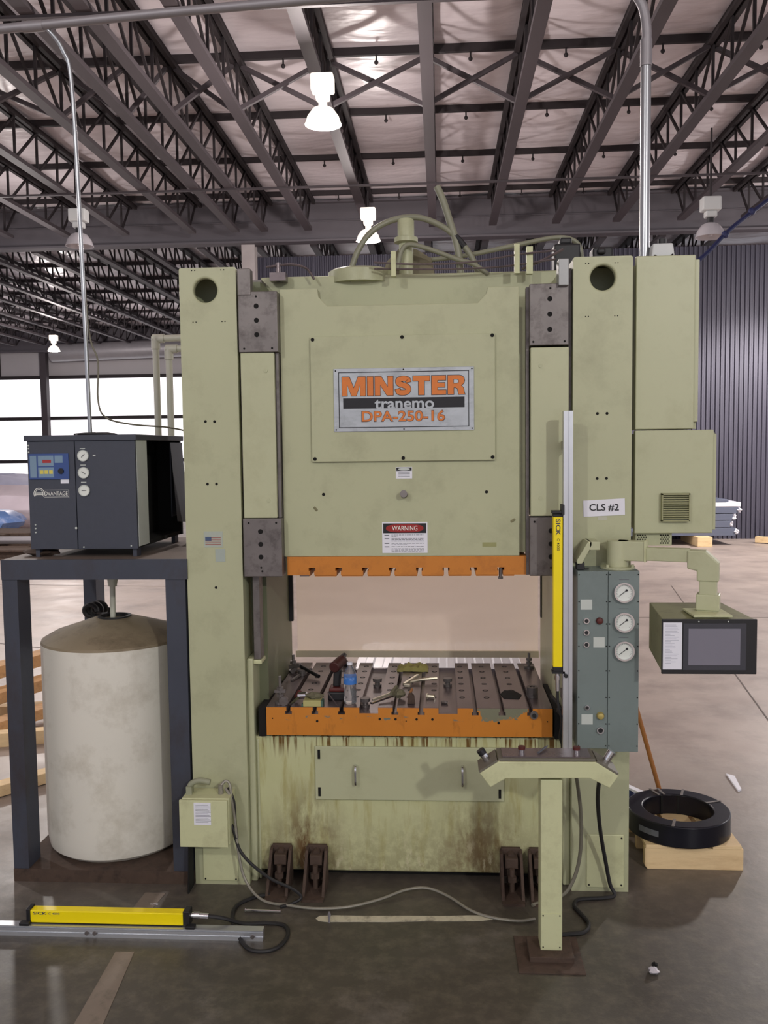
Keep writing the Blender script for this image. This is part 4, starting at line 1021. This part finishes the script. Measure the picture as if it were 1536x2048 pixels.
part('gland', MB().cyl((-1.05,4.09,.478),(-1.05,4.09,.520),.013,12).tube([(-1.05,4.09,.515),(-1.03,4.10,.535),(-1.01,4.10,.52),(-1.0,4.09,.46)], .007, 8), conduit_flex, t, smooth=True)

# ================================================================== STEEL STAND + CHILLER + TANK
t = thing('steel_stand', 'dark steel four legged stand carrying the chiller over the white tank', 'stand', (-1.65, 4.65, 0))
part('table_top', MB().box(-2.105,-1.20,4.166,5.20,1.566,1.585), pm('dusty_steel_top', srgb(112,98,88), .6, .1, var=.2), t)
part('front_beam', MB().box(-2.105,-1.20,4.15,4.165,1.49,1.586).box(-2.105,-1.20,4.165,4.24,1.490,1.498), stand_m, t)
part('side_beam', MB().box(-2.105,-2.09,4.165,5.2,1.49,1.565), stand_m, t)
part('side_beam', MB().box(-1.215,-1.20,4.165,5.2,1.49,1.565), stand_m, t)
part('rear_beam', MB().box(-2.09,-1.215,5.185,5.2,1.49,1.565), stand_m, t)
for x, y, lw in ((-2.105,4.155,.075),(-1.308,4.155,.095),(-2.09,5.09,.075),(-1.30,5.09,.09)):
    part('leg', MB().box(x,x+lw,y,y+.015,.06,1.49).box((x+lw-.012) if x < -1.5 else (x+lw-.012), x+lw, y+.015, y+.13, .06, 1.49).box(x,x+.012,y+.015,y+.13,.06,1.49), stand_m, t)
part('base_pan', MB().box(-2.105,-1.21,4.165,5.2,.050,.062).box(-2.105,-1.21,4.15,4.165,0,.063).box(-2.105,-2.09,4.165,5.2,0,.05).box(-1.225,-1.21,4.165,5.2,0,.05), rust, t)
part('black_side_sheet', MB().add([(-1.265,4.12,.38),(-1.255,4.14,.02),(-1.215,4.02,0),(-1.205,4.05,.5)], []).prism([(4.06,0.0),(4.15,0.0),(4.15,.52),(4.12,.50)], 'X', -1.215, -1.208), hole_m, t)

t = thing('chiller', 'dark slate portable chiller with three dials standing on the steel stand', 'chiller', (-1.6, 4.65, 1.585))
X0, X1, Y0, Y1, Z0, Z1 = -2.0, -1.468, 4.25, 5.02, 1.625, 2.150
part('front_panel', MB().box(X0,-1.7665,Y0,Y0+.02,Z0,Z1), chill_m, t, bevel=.002)
part('front_panel', MB().box(-1.763,X1,Y0,Y0+.02,Z0,Z1), chill_m, t, bevel=.002)
part('cabinet_core', MB().box(X0+.01,-1.60,Y0+.02,Y1,Z0,Z1).box(-1.60,X1,Y1-.03,Y1,Z0,Z1).box(-1.60,X1-.01,Y0+.02,Y1-.03,Z0,Z0+.02), chill_dark, t)
part('corner_post', MB().box(X1-.02,X1+.002,Y0+.02,Y0+.17,Z0+.01,Z1), pm('bare_zinc_strip', srgb(206,212,206), .45, .1, var=.15), t)
part('lid', MB().box(X0-.012,X1+.01,Y0-.01,Y1+.02,Z1,Z1+.028), chill_m, t, bevel=.003)
part('crumpled_cover', MB().blob((-1.70,4.36,2.182),(.11,.06,.010),14,6,.15,4), rubber, t)
part('side_flap', MB().add([(-1.462,4.78,2.14),(-1.462,5.02,2.14),(-1.452,5.02,1.72),(-1.40,4.90,1.70),(-1.41,4.72,1.72),(-1.455,4.78,2.14)], [(0,1,2,3,4,5)]).box(-1.466,-1.46,4.80,5.02,1.74,2.14), chill_m, t)
part('feet', MB().box(-1.985,-1.965,4.27,4.33,1.585,1.625).box(-1.50,-1.48,4.27,4.33,1.585,1.625).box(-1.985,-1.965,4.9,4.96,1.585,1.625).box(-1.50,-1.48,4.9,4.96,1.585,1.625), chill_m, t)
part('grab_handle', MB().tube([(-2.0,4.5,1.88),(-2.03,4.5,1.86),(-2.04,4.5,1.80),(-2.03,4.5,1.75),(-2.0,4.5,1.72)], .008, 8), black, t, smooth=True)
ctl = part('control_panel', MB().box(-1.992,-1.794,Y0-.006,Y0,1.965,2.090), pm('blue_panel', srgb(52,78,138), .4), t, bevel=.002)
yy = Y0-.006
part('panel_field', MB().box(-1.985,-1.953,yy-.0008,yy,1.975,2.080).box(-1.945,-1.868,yy-.0008,yy,2.030,2.080).box(-1.945,-1.868,yy-.0008,yy,1.975,2.024).box(-1.862,-1.822,yy-.0008,yy,2.045,2.080), pm('pale_blue_field', srgb(120,146,168), .5), ctl)
part('led_display', MB().box(-1.922,-1.880,yy-.0016,yy,2.045,2.060), pm('led_red', srgb(70,16,18), .4, emit=(.8,.05,.05), es=.25), ctl)
for x in (-1.928,-1.905,-1.882): part('membrane_key', MB().box(x-.009,x+.009,yy-.0016,yy,1.992,2.010), pm('key_yellow', srgb(214,198,90), .5) if x == -1.928 else MT['key_yellow'], ctl)
part('selector', MB().cyl((-1.832,yy-.006,2.005),(-1.832,yy,2.005),.014,12), ink, ctl)
part('white_tag', MB().box(-1.838,-1.798,Y0-.001,Y0,1.945,1.965), white_paper, t)
for z in (2.078, 1.996, 1.910):
    g = part('dial_gauge', MB().ring((-1.722,Y0-.008,z),(-1.722,Y0,z),.0275,.024,24), label_beige, t, smooth=True)
    part('dial', MB().cyl((-1.722,Y0-.006,z),(-1.722,Y0-.001,z),.024,24), dial_m, g)
    a = {2.078: .8, 1.996: -.6, 1.910: .03}[z]
    part('needle', MB().beam((-1.722-.011*math.cos(a),Y0-.007,z-.011*math.sin(a)),(-1.722+.011*math.cos(a),Y0-.007,z+.011*math.sin(a)),.003,.002), ink, g)
ln = MB()
for z in (2.112,2.033,1.950): ln.box(-1.738,-1.712,Y0-.0006,Y0,z-.002,z+.002)
ln.box(-1.675,-1.662,Y0-.0006,Y0,2.075,2.082)
part('captions', ln, label_beige, t, kind='stuff')
lg = MB(); cx, cz = -1.948, 1.897
for r0, r1 in ((.0275,.0245),(.0205,.0180)):
    for k in range(22):
        a0 = math.radians(-35+250*k/22); a1 = math.radians(-35+250*(k+1)/22)
        lg.add([(cx+r*math.cos(a), Y0-.0008, cz+r*math.sin(a)) for r, a in ((r0,a0),(r0,a1),(r1,a1),(r1,a0))], [(0,1,2,3)])
for x0, x1, z0, z1 in ((-.021,.021,.001,.004),(-.021,.021,-.007,-.004)): lg.box(cx+x0,cx+x1,Y0-.0009,Y0,cz+z0,cz+z1)
part('round_emblem', lg, white_ink, t)
text('lettering', 'DVANTAGE', -1.920,-1.806,1.887,1.907, Y0, white_ink, t, off=.0, depth=.0008)
part('lettering_rule', MB().box(-1.922,-1.800,Y0-.0008,Y0,1.9125,1.914).box(-1.922,-1.800,Y0-.0008,Y0,1.879,1.8805).box(-1.8015,-1.800,Y0-.0008,Y0,1.874,1.914), white_ink, t)
rv = MB()
for x, zs_ in ((-1.992,(2.13,2.115,2.098)),(-1.972,(1.745,1.727,1.708))):
    for z in zs_: rv.cyl((x,Y0-.002,z),(x,Y0,z),.004,8)
rv.cyl((-1.77,Y0-.002,1.728),(-1.77,Y0,1.728),.006,8).cyl((-1.735,Y0-.002,1.635),(-1.735,Y0,1.635),.004,8).cyl((-1.50,Y0-.002,1.64),(-1.50,Y0,1.64),.004,8)
part('rivets', rv, label_beige, t, kind='stuff')
# carton scraps behind the chiller
card = pm('brown_cardboard', srgb(134,98,70), .8)
single('cardboard_box', MB().box(-1.36,-1.19,4.95,5.12,1.585,1.70), card, 'small brown cardboard box at the back right of the stand top', 'box', bevel=.003)
single('orange_block', MB().prism([(-1.40,1.70),(-1.30,1.70),(-1.275,1.735),(-1.31,1.775),(-1.385,1.78)], 'Y', 4.98, 5.08), pm('salmon_block', srgb(196,140,112), .6), 'salmon coloured block sitting on the small cardboard box', 'block', bevel=.004)
single('rag', MB().blob((-1.98,4.33,1.602),(.085,.05,.017),14,6,.25,3), rust, 'dirty brown rag at the left front corner of the stand top', 'rag', smooth=True)

TX, TY, TR = -1.711, 4.560, .368
t = thing('storage_tank', 'tall white plastic tank with shaded brown cone top standing inside the steel stand', 'tank', (TX, TY, .062))
part('tank_wall', MB().lathe((TX,TY,0), [(TR-.04,.063),(TR-.012,.085),(TR,.15),(TR,1.125)], 64), tank_m, t, smooth=True)
part('tank_lid', MB().lathe((TX,TY,0), [(TR,1.125),(TR-.004,1.137),(TR-.06,1.168),(.10,1.235),(.085,1.235),(.08,1.225)], 64), tank_top, t, smooth=True)
part('fill_opening', MB().ring((TX,TY,1.222),(TX,TY,1.243),.085,.07,24), rubber, t)
part('drain_pipe', MB().cyl((TX+.002,TY-.03,1.19),(TX+.006,TY-.03,1.42),.014,12).cyl((TX+.006,TY-.03,1.40),(TX+.008,TY-.03,1.49),.022,12,.034), pvc, t, smooth=True)
t = thing('hose_coil', 'small black hose coil hanging on the rear leg above the tank lid', 'hose', (-1.96, 4.88, 1.2))
part('coil', MB().tube([(-1.965+.042*math.cos(a*PI/6)+.0008*a, 4.86+.0035*a, 1.205+.036*math.sin(a*PI/6)) for a in range(0, 37)], .014, 8), rubber, t, smooth=True)
part('tail', MB().tube([(-1.92,4.86,1.20),(-1.86,4.80,1.205),(-1.78,4.66,1.235)], .008, 8), rubber, t, smooth=True)

# ================================================================== THINGS ON THE BOLSTER
BZ = .8668
def stud(x, y, h, lb, nuts=(.25,.5), base=True, grp='t-slot studs'):
    t = thing('t_slot_stud', lb, 'stud', (x, y, BZ))
    part('threaded_rod', MB().cyl((x,y,BZ),(x,y,BZ+h),.0075,10), steel_dark, t)
    for n in nuts: part('nut', MB().cyl((x,y,BZ+h*n),(x,y,BZ+h*n+.014),.018,6), steel_dark, t)
    if base: part('washer', MB().cyl((x,y,BZ),(x,y,BZ+.012),.027,18), steel_dark, t)
    return t
s1 = stud(-.787,4.25,.135,'tall threaded stud with wing nut at the front left corner of the bolster')
part('wing_nut', MB().box(-.815,-.76,4.24,4.26,BZ+.055,BZ+.068), steel_dark, s1)
part('knob', MB().cyl((-.765,4.215,BZ+.02),(-.765,4.24,BZ+.02),.022,14), steel_dark, s1)
s2 = stud(-.825,4.87,.095,'threaded stud in a clamp at the rear left of the bolster')
part('clamp_arm', MB().beam((-.84,4.86,BZ+.03),(-.78,4.84,BZ+.045),.03,.02).beam((-.83,4.83,BZ+.01),(-.80,4.83,BZ+.03),.03,.02), steel_dark, s2)
t = thing('ratchet_wrench', 'dark ratchet wrench leaning on the rear left clamp', 'wrench', (-.74,4.8,BZ))
part('handle', MB().cyl((-.79,4.85,BZ+.04),(-.66,4.70,BZ+.018),.010,10), black, t, smooth=True)
part('head', MB().cyl((-.765,4.80,BZ),(-.765,4.80,BZ+.03),.024,16).beam((-.765,4.80,BZ+.01),(-.80,4.66,BZ+.006),.012,.010), steel_dark, t)
stud(.480,4.975,.085,'threaded stud with nuts at the rear right corner of the bolster')
s3 = stud(.440,4.385,.05,'short chrome stud with a loose washer at the front right of the bolster', nuts=(.1,))
part('loose_washer', MB().ring((.44,4.40,BZ+.004),(.44,4.396,BZ+.05),.028,.013,18), steel_dark, s3)
t = thing('clamp_nut', 'round clamp nut pressed against the orange bolster front at the right', 'nut', (.425,4.17,.83))
part('washer', MB().cyl((.427,4.176,.838),(.427,4.189,.838),.019,20), steel_dark, t, smooth=True)
part('socket_head', MB().cyl((.427,4.165,.838),(.427,4.177,.838),.009,12), black, t)
def jack(x, y, z, lb):
    t = thing('jack_screw', lb, 'screw jack', (x, y, z), group='small jack screws')
    part('base', MB().cyl((x,y,z),(x,y,z+.012),.022,16).cyl((x,y,z+.012),(x,y,z+.026),.013,12), steel_dark, t)
    part('head', MB().cyl((x,y,z+.026),(x,y,z+.044),.023,8,.025), steel_dark, t)
jack(-.345,4.675,.8385,'short dark jack screw in the left wide channel, nearer the back')
jack(-.378,4.30,.8385,'short dark jack screw in the left wide channel, near the front')
jack(.026,4.685,.8385,'short dark jack screw in the right wide channel')
t = thing('cordless_drill', 'black and dark red cordless drill standing upright on its battery', 'drill', (-.520,4.33,BZ))
part('battery', MB().box(-.562,-.468,4.30,4.40,BZ,BZ+.042), black, t, bevel=.006)
part('foot', MB().box(-.556,-.474,4.305,4.39,BZ+.042,BZ+.062), darkred, t, bevel=.006)
part('grip', MB().prism([(-.540,BZ+.06),(-.505,BZ+.06),(-.497,BZ+.15),(-.535,BZ+.15)], 'Y', 4.33, 4.375), black, t, bevel=.008)
part('motor_body', MB().cyl((-.530,4.31,BZ+.163),(-.500,4.40,BZ+.178),.027,16), pm('drill_red', srgb(66,28,25), .5), t, bevel=.004, smooth=True)
part('chuck', MB().cyl((-.505,4.385,BZ+.180),(-.492,4.44,BZ+.196),.022,14,.012), black, t, smooth=True)
# water bottle
gl, N, L, b = mat_nodes('clear_bottle_plastic')
b.inputs['Base Color'].default_value = (.93,.96,1,1); b.inputs['Roughness'].default_value = .06; b.inputs['IOR'].default_value = 1.3; b.inputs['Transmission Weight'].default_value = .92
t = thing('water_bottle', 'clear plastic water bottle with a blue label beside the drill', 'bottle', (-.447,4.262,BZ))
part('bottle_body', MB().lathe((-.447,4.262,BZ), [(.022,0),(.029,.006),(.031,.02),(.029,.04),(.031,.06),(.029,.08),(.031,.098),(.0315,.135),(.029,.150),(.018,.172),(.012,.182),(.012,.190)], 24), gl, t, smooth=True)
part('label', MB().lathe((-.447,4.262,BZ), [(.0322,.098),(.0322,.134),(.031,.134),(.031,.098)], 24), pm('blue_white_label', srgb(60,120,200), .4, var=.3, scale=20, dark=srgb(220,230,240), dark_amt=1, dark_scale=14), t, smooth=True)
part('cap', MB().cyl((-.447,4.262,BZ+.190),(-.447,4.262,BZ+.203),.014,14), white_paper, t, smooth=True)
single('ball_knob', MB().blob((-.55,5.0,BZ+.017),.020,14,10).cyl((-.55,5.0,BZ+.03),(-.55,5.0,BZ+.045),.008,8), black, 'black ball knob at the rear left edge of the bolster behind the drill', 'knob', smooth=True)
# tray of odds and ends
t = thing('parts_tray', 'small pale yellow green box with rags and tools at the bolster front edge', 'box', (-.625,4.235,BZ))
part('box_body', MB().box(-.668,-.582,4.196,4.26,BZ,BZ+.030), pm('pale_yellow_box', srgb(176,170,112), .6), t, bevel=.003)
part('teal_edge', MB().box(-.582,-.572,4.198,4.25,BZ,BZ+.028).box(-.676,-.668,4.198,4.22,BZ,BZ+.012), pm('teal_card', srgb(70,96,84), .6), t)
part('rag', MB().blob((-.62,4.24,BZ+.043),(.045,.03,.015),14,8,.25,8), pm('grey_rag', srgb(110,106,84), .9, var=.3, scale=40), t, smooth=True)
t = thing('chrome_socket', 'shiny chrome socket with a dark handle left of the yellow box', 'socket', (-.70,4.27,BZ))
part('socket', MB().cyl((-.70,4.27,BZ+.034),(-.66,4.262,BZ+.038),.017,14), chrome, t, smooth=True)
part('handle', MB().cyl((-.715,4.285,BZ+.018),(-.700,4.31,BZ+.045),.012,10), darkred, t, smooth=True)
part('blade', MB().beam((-.735,4.205,BZ+.004),(-.70,4.25,BZ+.03),.014,.004), chrome, t)
single('steel_scriber', MB().tube([(-.56,4.29,BZ+.045),(-.53,4.25,BZ+.02),(-.505,4.21,BZ+.006)], .003, 6), steel_plate, 'thin bent wire leaning between the yellow box and the drill', 'wire')
def cloth(name, cx, cy, w_, d_, h, mat, lb, cat, seed):
    rnd = random.Random(seed); m = MB(); nx, ny = 12, 7; vs = []
    for lay in (1, 0):
        for j in range(ny+1):
            for i in range(nx+1):
                u, v_ = i/nx-.5, j/ny-.5
                e = 1-max(abs(u), abs(v_))*2
                z = BZ+.001+lay*(h*(.35+.65*rnd.random())*min(1, e*4+.2))
                vs.append((cx+u*w_+rnd.uniform(-.004,.004), cy+v_*d_+rnd.uniform(-.006,.006), z))
    n = (nx+1)*(ny+1)
    fs = [(j*(nx+1)+i, j*(nx+1)+i+1, (j+1)*(nx+1)+i+1, (j+1)*(nx+1)+i) for j in range(ny) for i in range(nx)]
    fs2 = [tuple(n+k for k in f[::-1]) for f in fs]
    bd = [i for i in range(nx)] ; side = []
    for i in range(nx): side += [(i, n+i, n+i+1, i+1), (ny*(nx+1)+i, ny*(nx+1)+i+1, n+ny*(nx+1)+i+1, n+ny*(nx+1)+i)]
    for j in range(ny): side += [(j*(nx+1), (j+1)*(nx+1), n+(j+1)*(nx+1), n+j*(nx+1)), (j*(nx+1)+nx, n+j*(nx+1)+nx, n+(j+1)*(nx+1)+nx, (j+1)*(nx+1)+nx)]
    m.add(vs, fs+fs2+side)
    return single(name, m, mat, lb, cat, smooth=True)
cloth('cloth_rag', -.165, 4.92, .17, .10, .035, rag_m, 'crumpled yellow green rag at the rear edge of the bolster', 'rag', 2)
t = thing('hand_tool', 'bright metal hand tool lying just in front of the yellow green rag', 'tool', (-.13,4.62,BZ))
part('handle', MB().tube([(-.19,4.60,BZ+.010),(-.15,4.62,BZ+.016),(-.10,4.64,BZ+.020),(-.03,4.66,BZ+.022)], .009, 8), pm('nickel', srgb(196,190,170), .25, .7), t, smooth=True)
part('jaw', MB().beam((-.20,4.56,BZ+.012),(-.13,4.70,BZ+.024),.018,.018).beam((-.20,4.56,BZ+.010),(-.165,4.55,BZ+.010),.02,.016), MT['nickel'], t, bevel=.003)
t = thing('locking_pliers', 'steel locking pliers and grey rag between two bolster slots', 'pliers', (-.23,4.34,BZ))
part('lower_handle', MB().beam((-.345,4.24,BZ+.006),(-.245,4.33,BZ+.020),.016,.010), chrome, t, bevel=.002)
part('upper_handle', MB().beam((-.34,4.27,BZ+.014),(-.245,4.35,BZ+.030),.012,.010), MT['nickel'], t, bevel=.002)
part('jaws', MB().beam((-.25,4.33,BZ+.022),(-.225,4.38,BZ+.045),.014,.03).blob((-.215,4.35,BZ+.024),(.028,.025,.022),10,6,.2,5), MT['grey_rag'], t)
t = thing('step_block', 'small brown step block standing between the pliers and the slot at its right', 'block', (-.155,4.27,BZ))
part('block', MB().prism([(-.172,BZ),(-.135,BZ),(-.138,BZ+.035),(-.150,BZ+.048),(-.166,BZ+.045)], 'Y', 4.25, 4.29), rust, t, bevel=.003)
part('lever', MB().beam((-.165,4.27,BZ+.03),(-.150,4.33,BZ+.052),.010,.008), wood_d, t)
single('hex_bolts', MB().cyl((-.075,4.36,BZ+.010),(-.040,4.35,BZ+.010),.010,8).cyl((-.08,4.362,BZ+.010),(-.073,4.36,BZ+.010),.015,6), MT['nickel'], 'loose hex bolt lying left of the right wide channel', 'bolt')
single('scrap_chips', MB().blob((.01,4.36,.8385+.006),(.02,.015,.008),8,5,.3,9), steel_dark, 'small dark metal chip in the right wide channel near the front', 'scrap')
single('oil_cloth', MB().prism([(.30,4.36),(.37,4.35),(.39,4.42),(.36,4.49),(.31,4.50),(.285,4.43)], 'Z', BZ, BZ+.003), hole_m, 'flat oily black rag near the front right of the bolster', 'rag')

# ================================================================== RIGHT FLOOR
t = thing('wood_skid', 'short pine skid of boards under the black strapping coil', 'pallet', (1.23,4.6,0))
part('board', MB().prism([(.992,.02),(1.005,0),(1.470,0),(1.470,.108),(.992,.108)], 'Y', 4.395, 4.435), wood, t, bevel=.003)
part('board', MB().box(1.0,1.46,4.62,4.66,0,.108), wood, t, bevel=.003)
part('board', MB().box(1.0,1.46,4.82,4.86,0,.108), wood, t, bevel=.003)
for x0 in (.995,1.155,1.32): part('deck_board', MB().box(x0,x0+.14,4.39,4.87,.108,.126), wood, t, bevel=.002)
t = thing('strapping_coil', 'coil of black steel strapping lying flat on the pine skid', 'coil', (1.205,4.60,.126))
part('winding', MB().ring((1.205,4.60,.126),(1.205,4.60,.234),.256,.174,72), coil_m, t, bevel=.006, smooth=True)
wi = MB()
for a in (70, 110, 100, 250, 20):
    r = math.radians(a); wi.box(-.006,.006,-.045,.045,0,.003, Matrix.Translation((1.205+.213*math.cos(r),4.60+.213*math.sin(r),.2345)) @ Matrix.Rotation(r-PI/2,4,'Z'))
part('binding_strap', wi, steel_dark, t)
bs_ = MB()
for a in (75, 105):
    r = math.radians(a); bs_.box(-.006,.006,-.003,.003,-.05,.05, Matrix.Translation((1.205+.1705*math.cos(r),4.60+.1705*math.sin(r),.18)) @ Matrix.Rotation(r-PI/2,4,'Z'))
part('inner_straps', bs_, hole_m, t, kind='stuff')
part('coil_label', MB().add([(1.205+.2575*math.cos(a), 4.60+.2575*math.sin(a), z) for a in (3.65,3.8,3.95,4.1) for z in (.165,.195)], [(0,1,3,2),(2,3,5,4),(4,5,7,6)]), grey_ink, t)
t = thing('broom', 'wooden broom handle with metal ferrule leaning on the press behind the coil', 'broom', (1.16,4.92,.1))
part('handle', MB().cyl((1.190,4.92,.19),(.93,4.92,1.12),.0125,12), wood_d, t, smooth=True)
part('ferrule', MB().cyl((1.205,4.92,.135),(1.188,4.92,.20),.014,12), chrome, t, smooth=True)
part('broom_head', MB().box(1.10,1.31,4.89,4.95,.08,.135).box(1.105,1.305,4.895,4.945,0,.08), pm('black_bristle', srgb(30,28,28), .9), t, bevel=.004)
single('blue_bag', MB().blob((.99,4.98,.09),(.12,.10,.09),16,8,.15,3), pm('blue_plastic', srgb(52,66,110), .4), 'crumpled blue plastic bag between the press and the coil', 'bag', smooth=True)
single('white_board_scrap', MB().box(-.10,.10,-.02,.02,0,.012, Matrix.Translation((1.075,4.95,.175)) @ Matrix.Rotation(-.5,4,'Z') @ Matrix.Rotation(.25,4,'Y')), white_paper, 'narrow white board scrap lying on the blue bag', 'scrap')
single('paper_scrap', MB().prism([(1.79,5.70),(1.83,5.66),(1.80,5.44),(1.775,5.42)], 'Z', .001, .012), white_paper, 'small torn white scrap lying on the open floor right of the coil', 'scrap')
single('clear_wad', MB().blob((.83,3.50,.013),(.022,.018,.013),10,6,.3,2), glass_off, 'tiny crumpled clear wrapper on the floor at the lower right', 'litter', smooth=True)
single('dark_chip', MB().blob((.845,3.55,.008),(.012,.010,.008),8,5,.3,3), hole_m, 'tiny dark chip just behind the clear wrapper', 'litter')
single('white_chip', MB().box(-1.36,-1.345,3.95,3.955,0,.003).box(-1.345,-1.325,3.952,3.957,0,.003), white_paper, 'tiny white chip on the floor by the left column foot', 'litter')

# stack of wall panels far right
t = thing('panel_stack', 'stack of long grey wall panels with pale edges lying before the corrugated wall', 'stack', (4.4,19.2,0))
zz = .20
for k, (xe, hh, mt_) in enumerate(((6.05,.17,0),(5.95,.15,0),(6.0,.14,0),(6.1,.14,0),(6.15,.10,1),(5.9,.06,0),(5.35,.06,1))):
    part('panel', MB().box(2.6, xe, 18.9, 19.8, zz, zz+hh-.012), sheet_grey if not mt_ else sheet_pale, t, bevel=.005)
    if k < 4: part('panel_end_wrap', MB().blob((xe+.02, 18.93, zz+hh/2), (.05,.06,.05), 8, 6, .45, k), sheet_pale, t)
    zz += hh
for x, lb in ((5.35,'pine block under the right end of the panel stack'),(3.2,'pine block under the left end of the panel stack')):
    single('timber_block', MB().box(x-.15,x+.15,18.6,19.9,0,.20), wood, lb, 'timber', bevel=.01)
single('timber_plank', MB().beam((6.6,19.3,.08),(7.9,18.4,.08),.14,.12), wood, 'pine plank lying on the floor right of the panel stack', 'timber')
bt = thing('blue_hose', 'dark blue hose running diagonally up to the right beside the unlit lamp', 'hose', (6.0,14,5))
part('hose', MB().tube([(2.6,11.8,3.9),(3.36,12.0,4.48),(3.77,12.2,4.87),(4.32,12.4,5.29),(5.4,12.8,6.1)], .028, 8), blue_hose_m, bt, smooth=True)
for p in ((3.70,12.15,4.80),(4.08,12.3,5.12)): part('tie', MB().blob(p, (.05,.05,.05), 8, 6), blue_ink, bt)

# ================================================================== LEFT BACKGROUND
tms = [((-4.0,6.2,.30),(-3.05,7.7,.42),.16,.10,'orange timber leaning highest in the pile left of the stand', wood_o),
       ((-3.9,5.9,.165),(-3.0,7.3,.27),.16,.09,'orange timber in the middle of the leaning pile left of the stand', wood_o),
       ((-3.8,5.5,.05),(-2.95,6.75,.13),.14,.08,'orange timber lowest in the leaning pile left of the stand', wood_o),
       ((-3.6,6.85,.04),(-2.8,7.05,.04),.10,.08,'pale pine cross piece seen between stand leg and tank, upper', wood),
       ((-3.3,6.1,.05),(-2.6,6.3,.05),.10,.10,'pale pine cross piece seen between stand leg and tank, lower', wood),
       ((-2.95,4.95,.04),(-2.2,5.85,.04),.10,.07,'long pale pine runner on the floor left of the tank', wood),
       ((-2.55,4.55,.035),(-3.2,5.1,.035),.09,.06,'pale pine board end at the left picture edge on the floor', wood)]
for a, b_, w_, h_, lb, mt_ in tms:
    single('timber', MB().beam(a, b_, w_, h_), mt_, lb, 'timber', group='loose timbers left of the stand', bevel=.004)
# dark steel scrap and wrapped bundles by the far windows
rnd = random.Random(11)
for k, lb in enumerate(('dark steel section at the front of the scrap pile by the far wall','dark steel section second in the scrap pile by the far wall','dark steel section third in the scrap pile by the far wall','pale steel tube lying across the scrap pile by the far wall','dark steel section at the back of the scrap pile by the far wall')):
    y = 17.0+.26*k; z = .10+(.0 if k < 3 else .205)+(0 if k != 4 else .0)
    single('steel_section', MB().box(-14, -7.6-.35*k, y-.12, y+.12, z-.10, z-.06).box(-14,-7.6-.35*k,y-.03,y+.0,z-.06,z+.06).box(-14,-7.6-.35*k,y-.12,y+.12,z+.06,z+.10) if k != 3 else MB().cyl((-14,y,z),(-8.2,y,z),.08,12), rust if k != 3 else galv_dull, lb, 'steel section', group='scrap steel pile')
for k, nm in enumerate(('first from the picture edge','second from the picture edge','third from the picture edge','nearest the chiller')):
    single('scrap_ring', MB().ring((-11.2+.42*k,18.4,.54),(-11.17+.42*k,18.7,.54),.125,.05,12), rust, 'rusty ring on top of the scrap steel pile, '+nm, 'scrap ring', group='rusty rings on the scrap pile')
single('scrap_slab', MB().box(-14,-8.6,18.2,19.4,.0,.41), rust, 'low rusty steel slab carrying the row of rusty rings', 'scrap', bevel=.02)
single('wrapped_bundle', MB().blob((-12.6,21.2,.42),(2.6,1.0,.42),20,10,.08,4), blue_film, 'large blue film wrapped bundle behind the scrap steel, lower left', 'bundle', smooth=True)
single('wrapped_bundle', MB().blob((-12.2,23.6,.60),(3.4,1.1,.60),20,10,.08,6), pink_film, 'pale pink film wrapped bundle behind the blue one', 'bundle', smooth=True)
single('wrapped_bundle', MB().blob((-14.0,26.6,.72),(4.6,1.3,.72),20,10,.06,8), pm('lilac_film', srgb(214,216,240), .4), 'lilac film wrapped bundle tallest of the three by the windows', 'bundle', smooth=True)
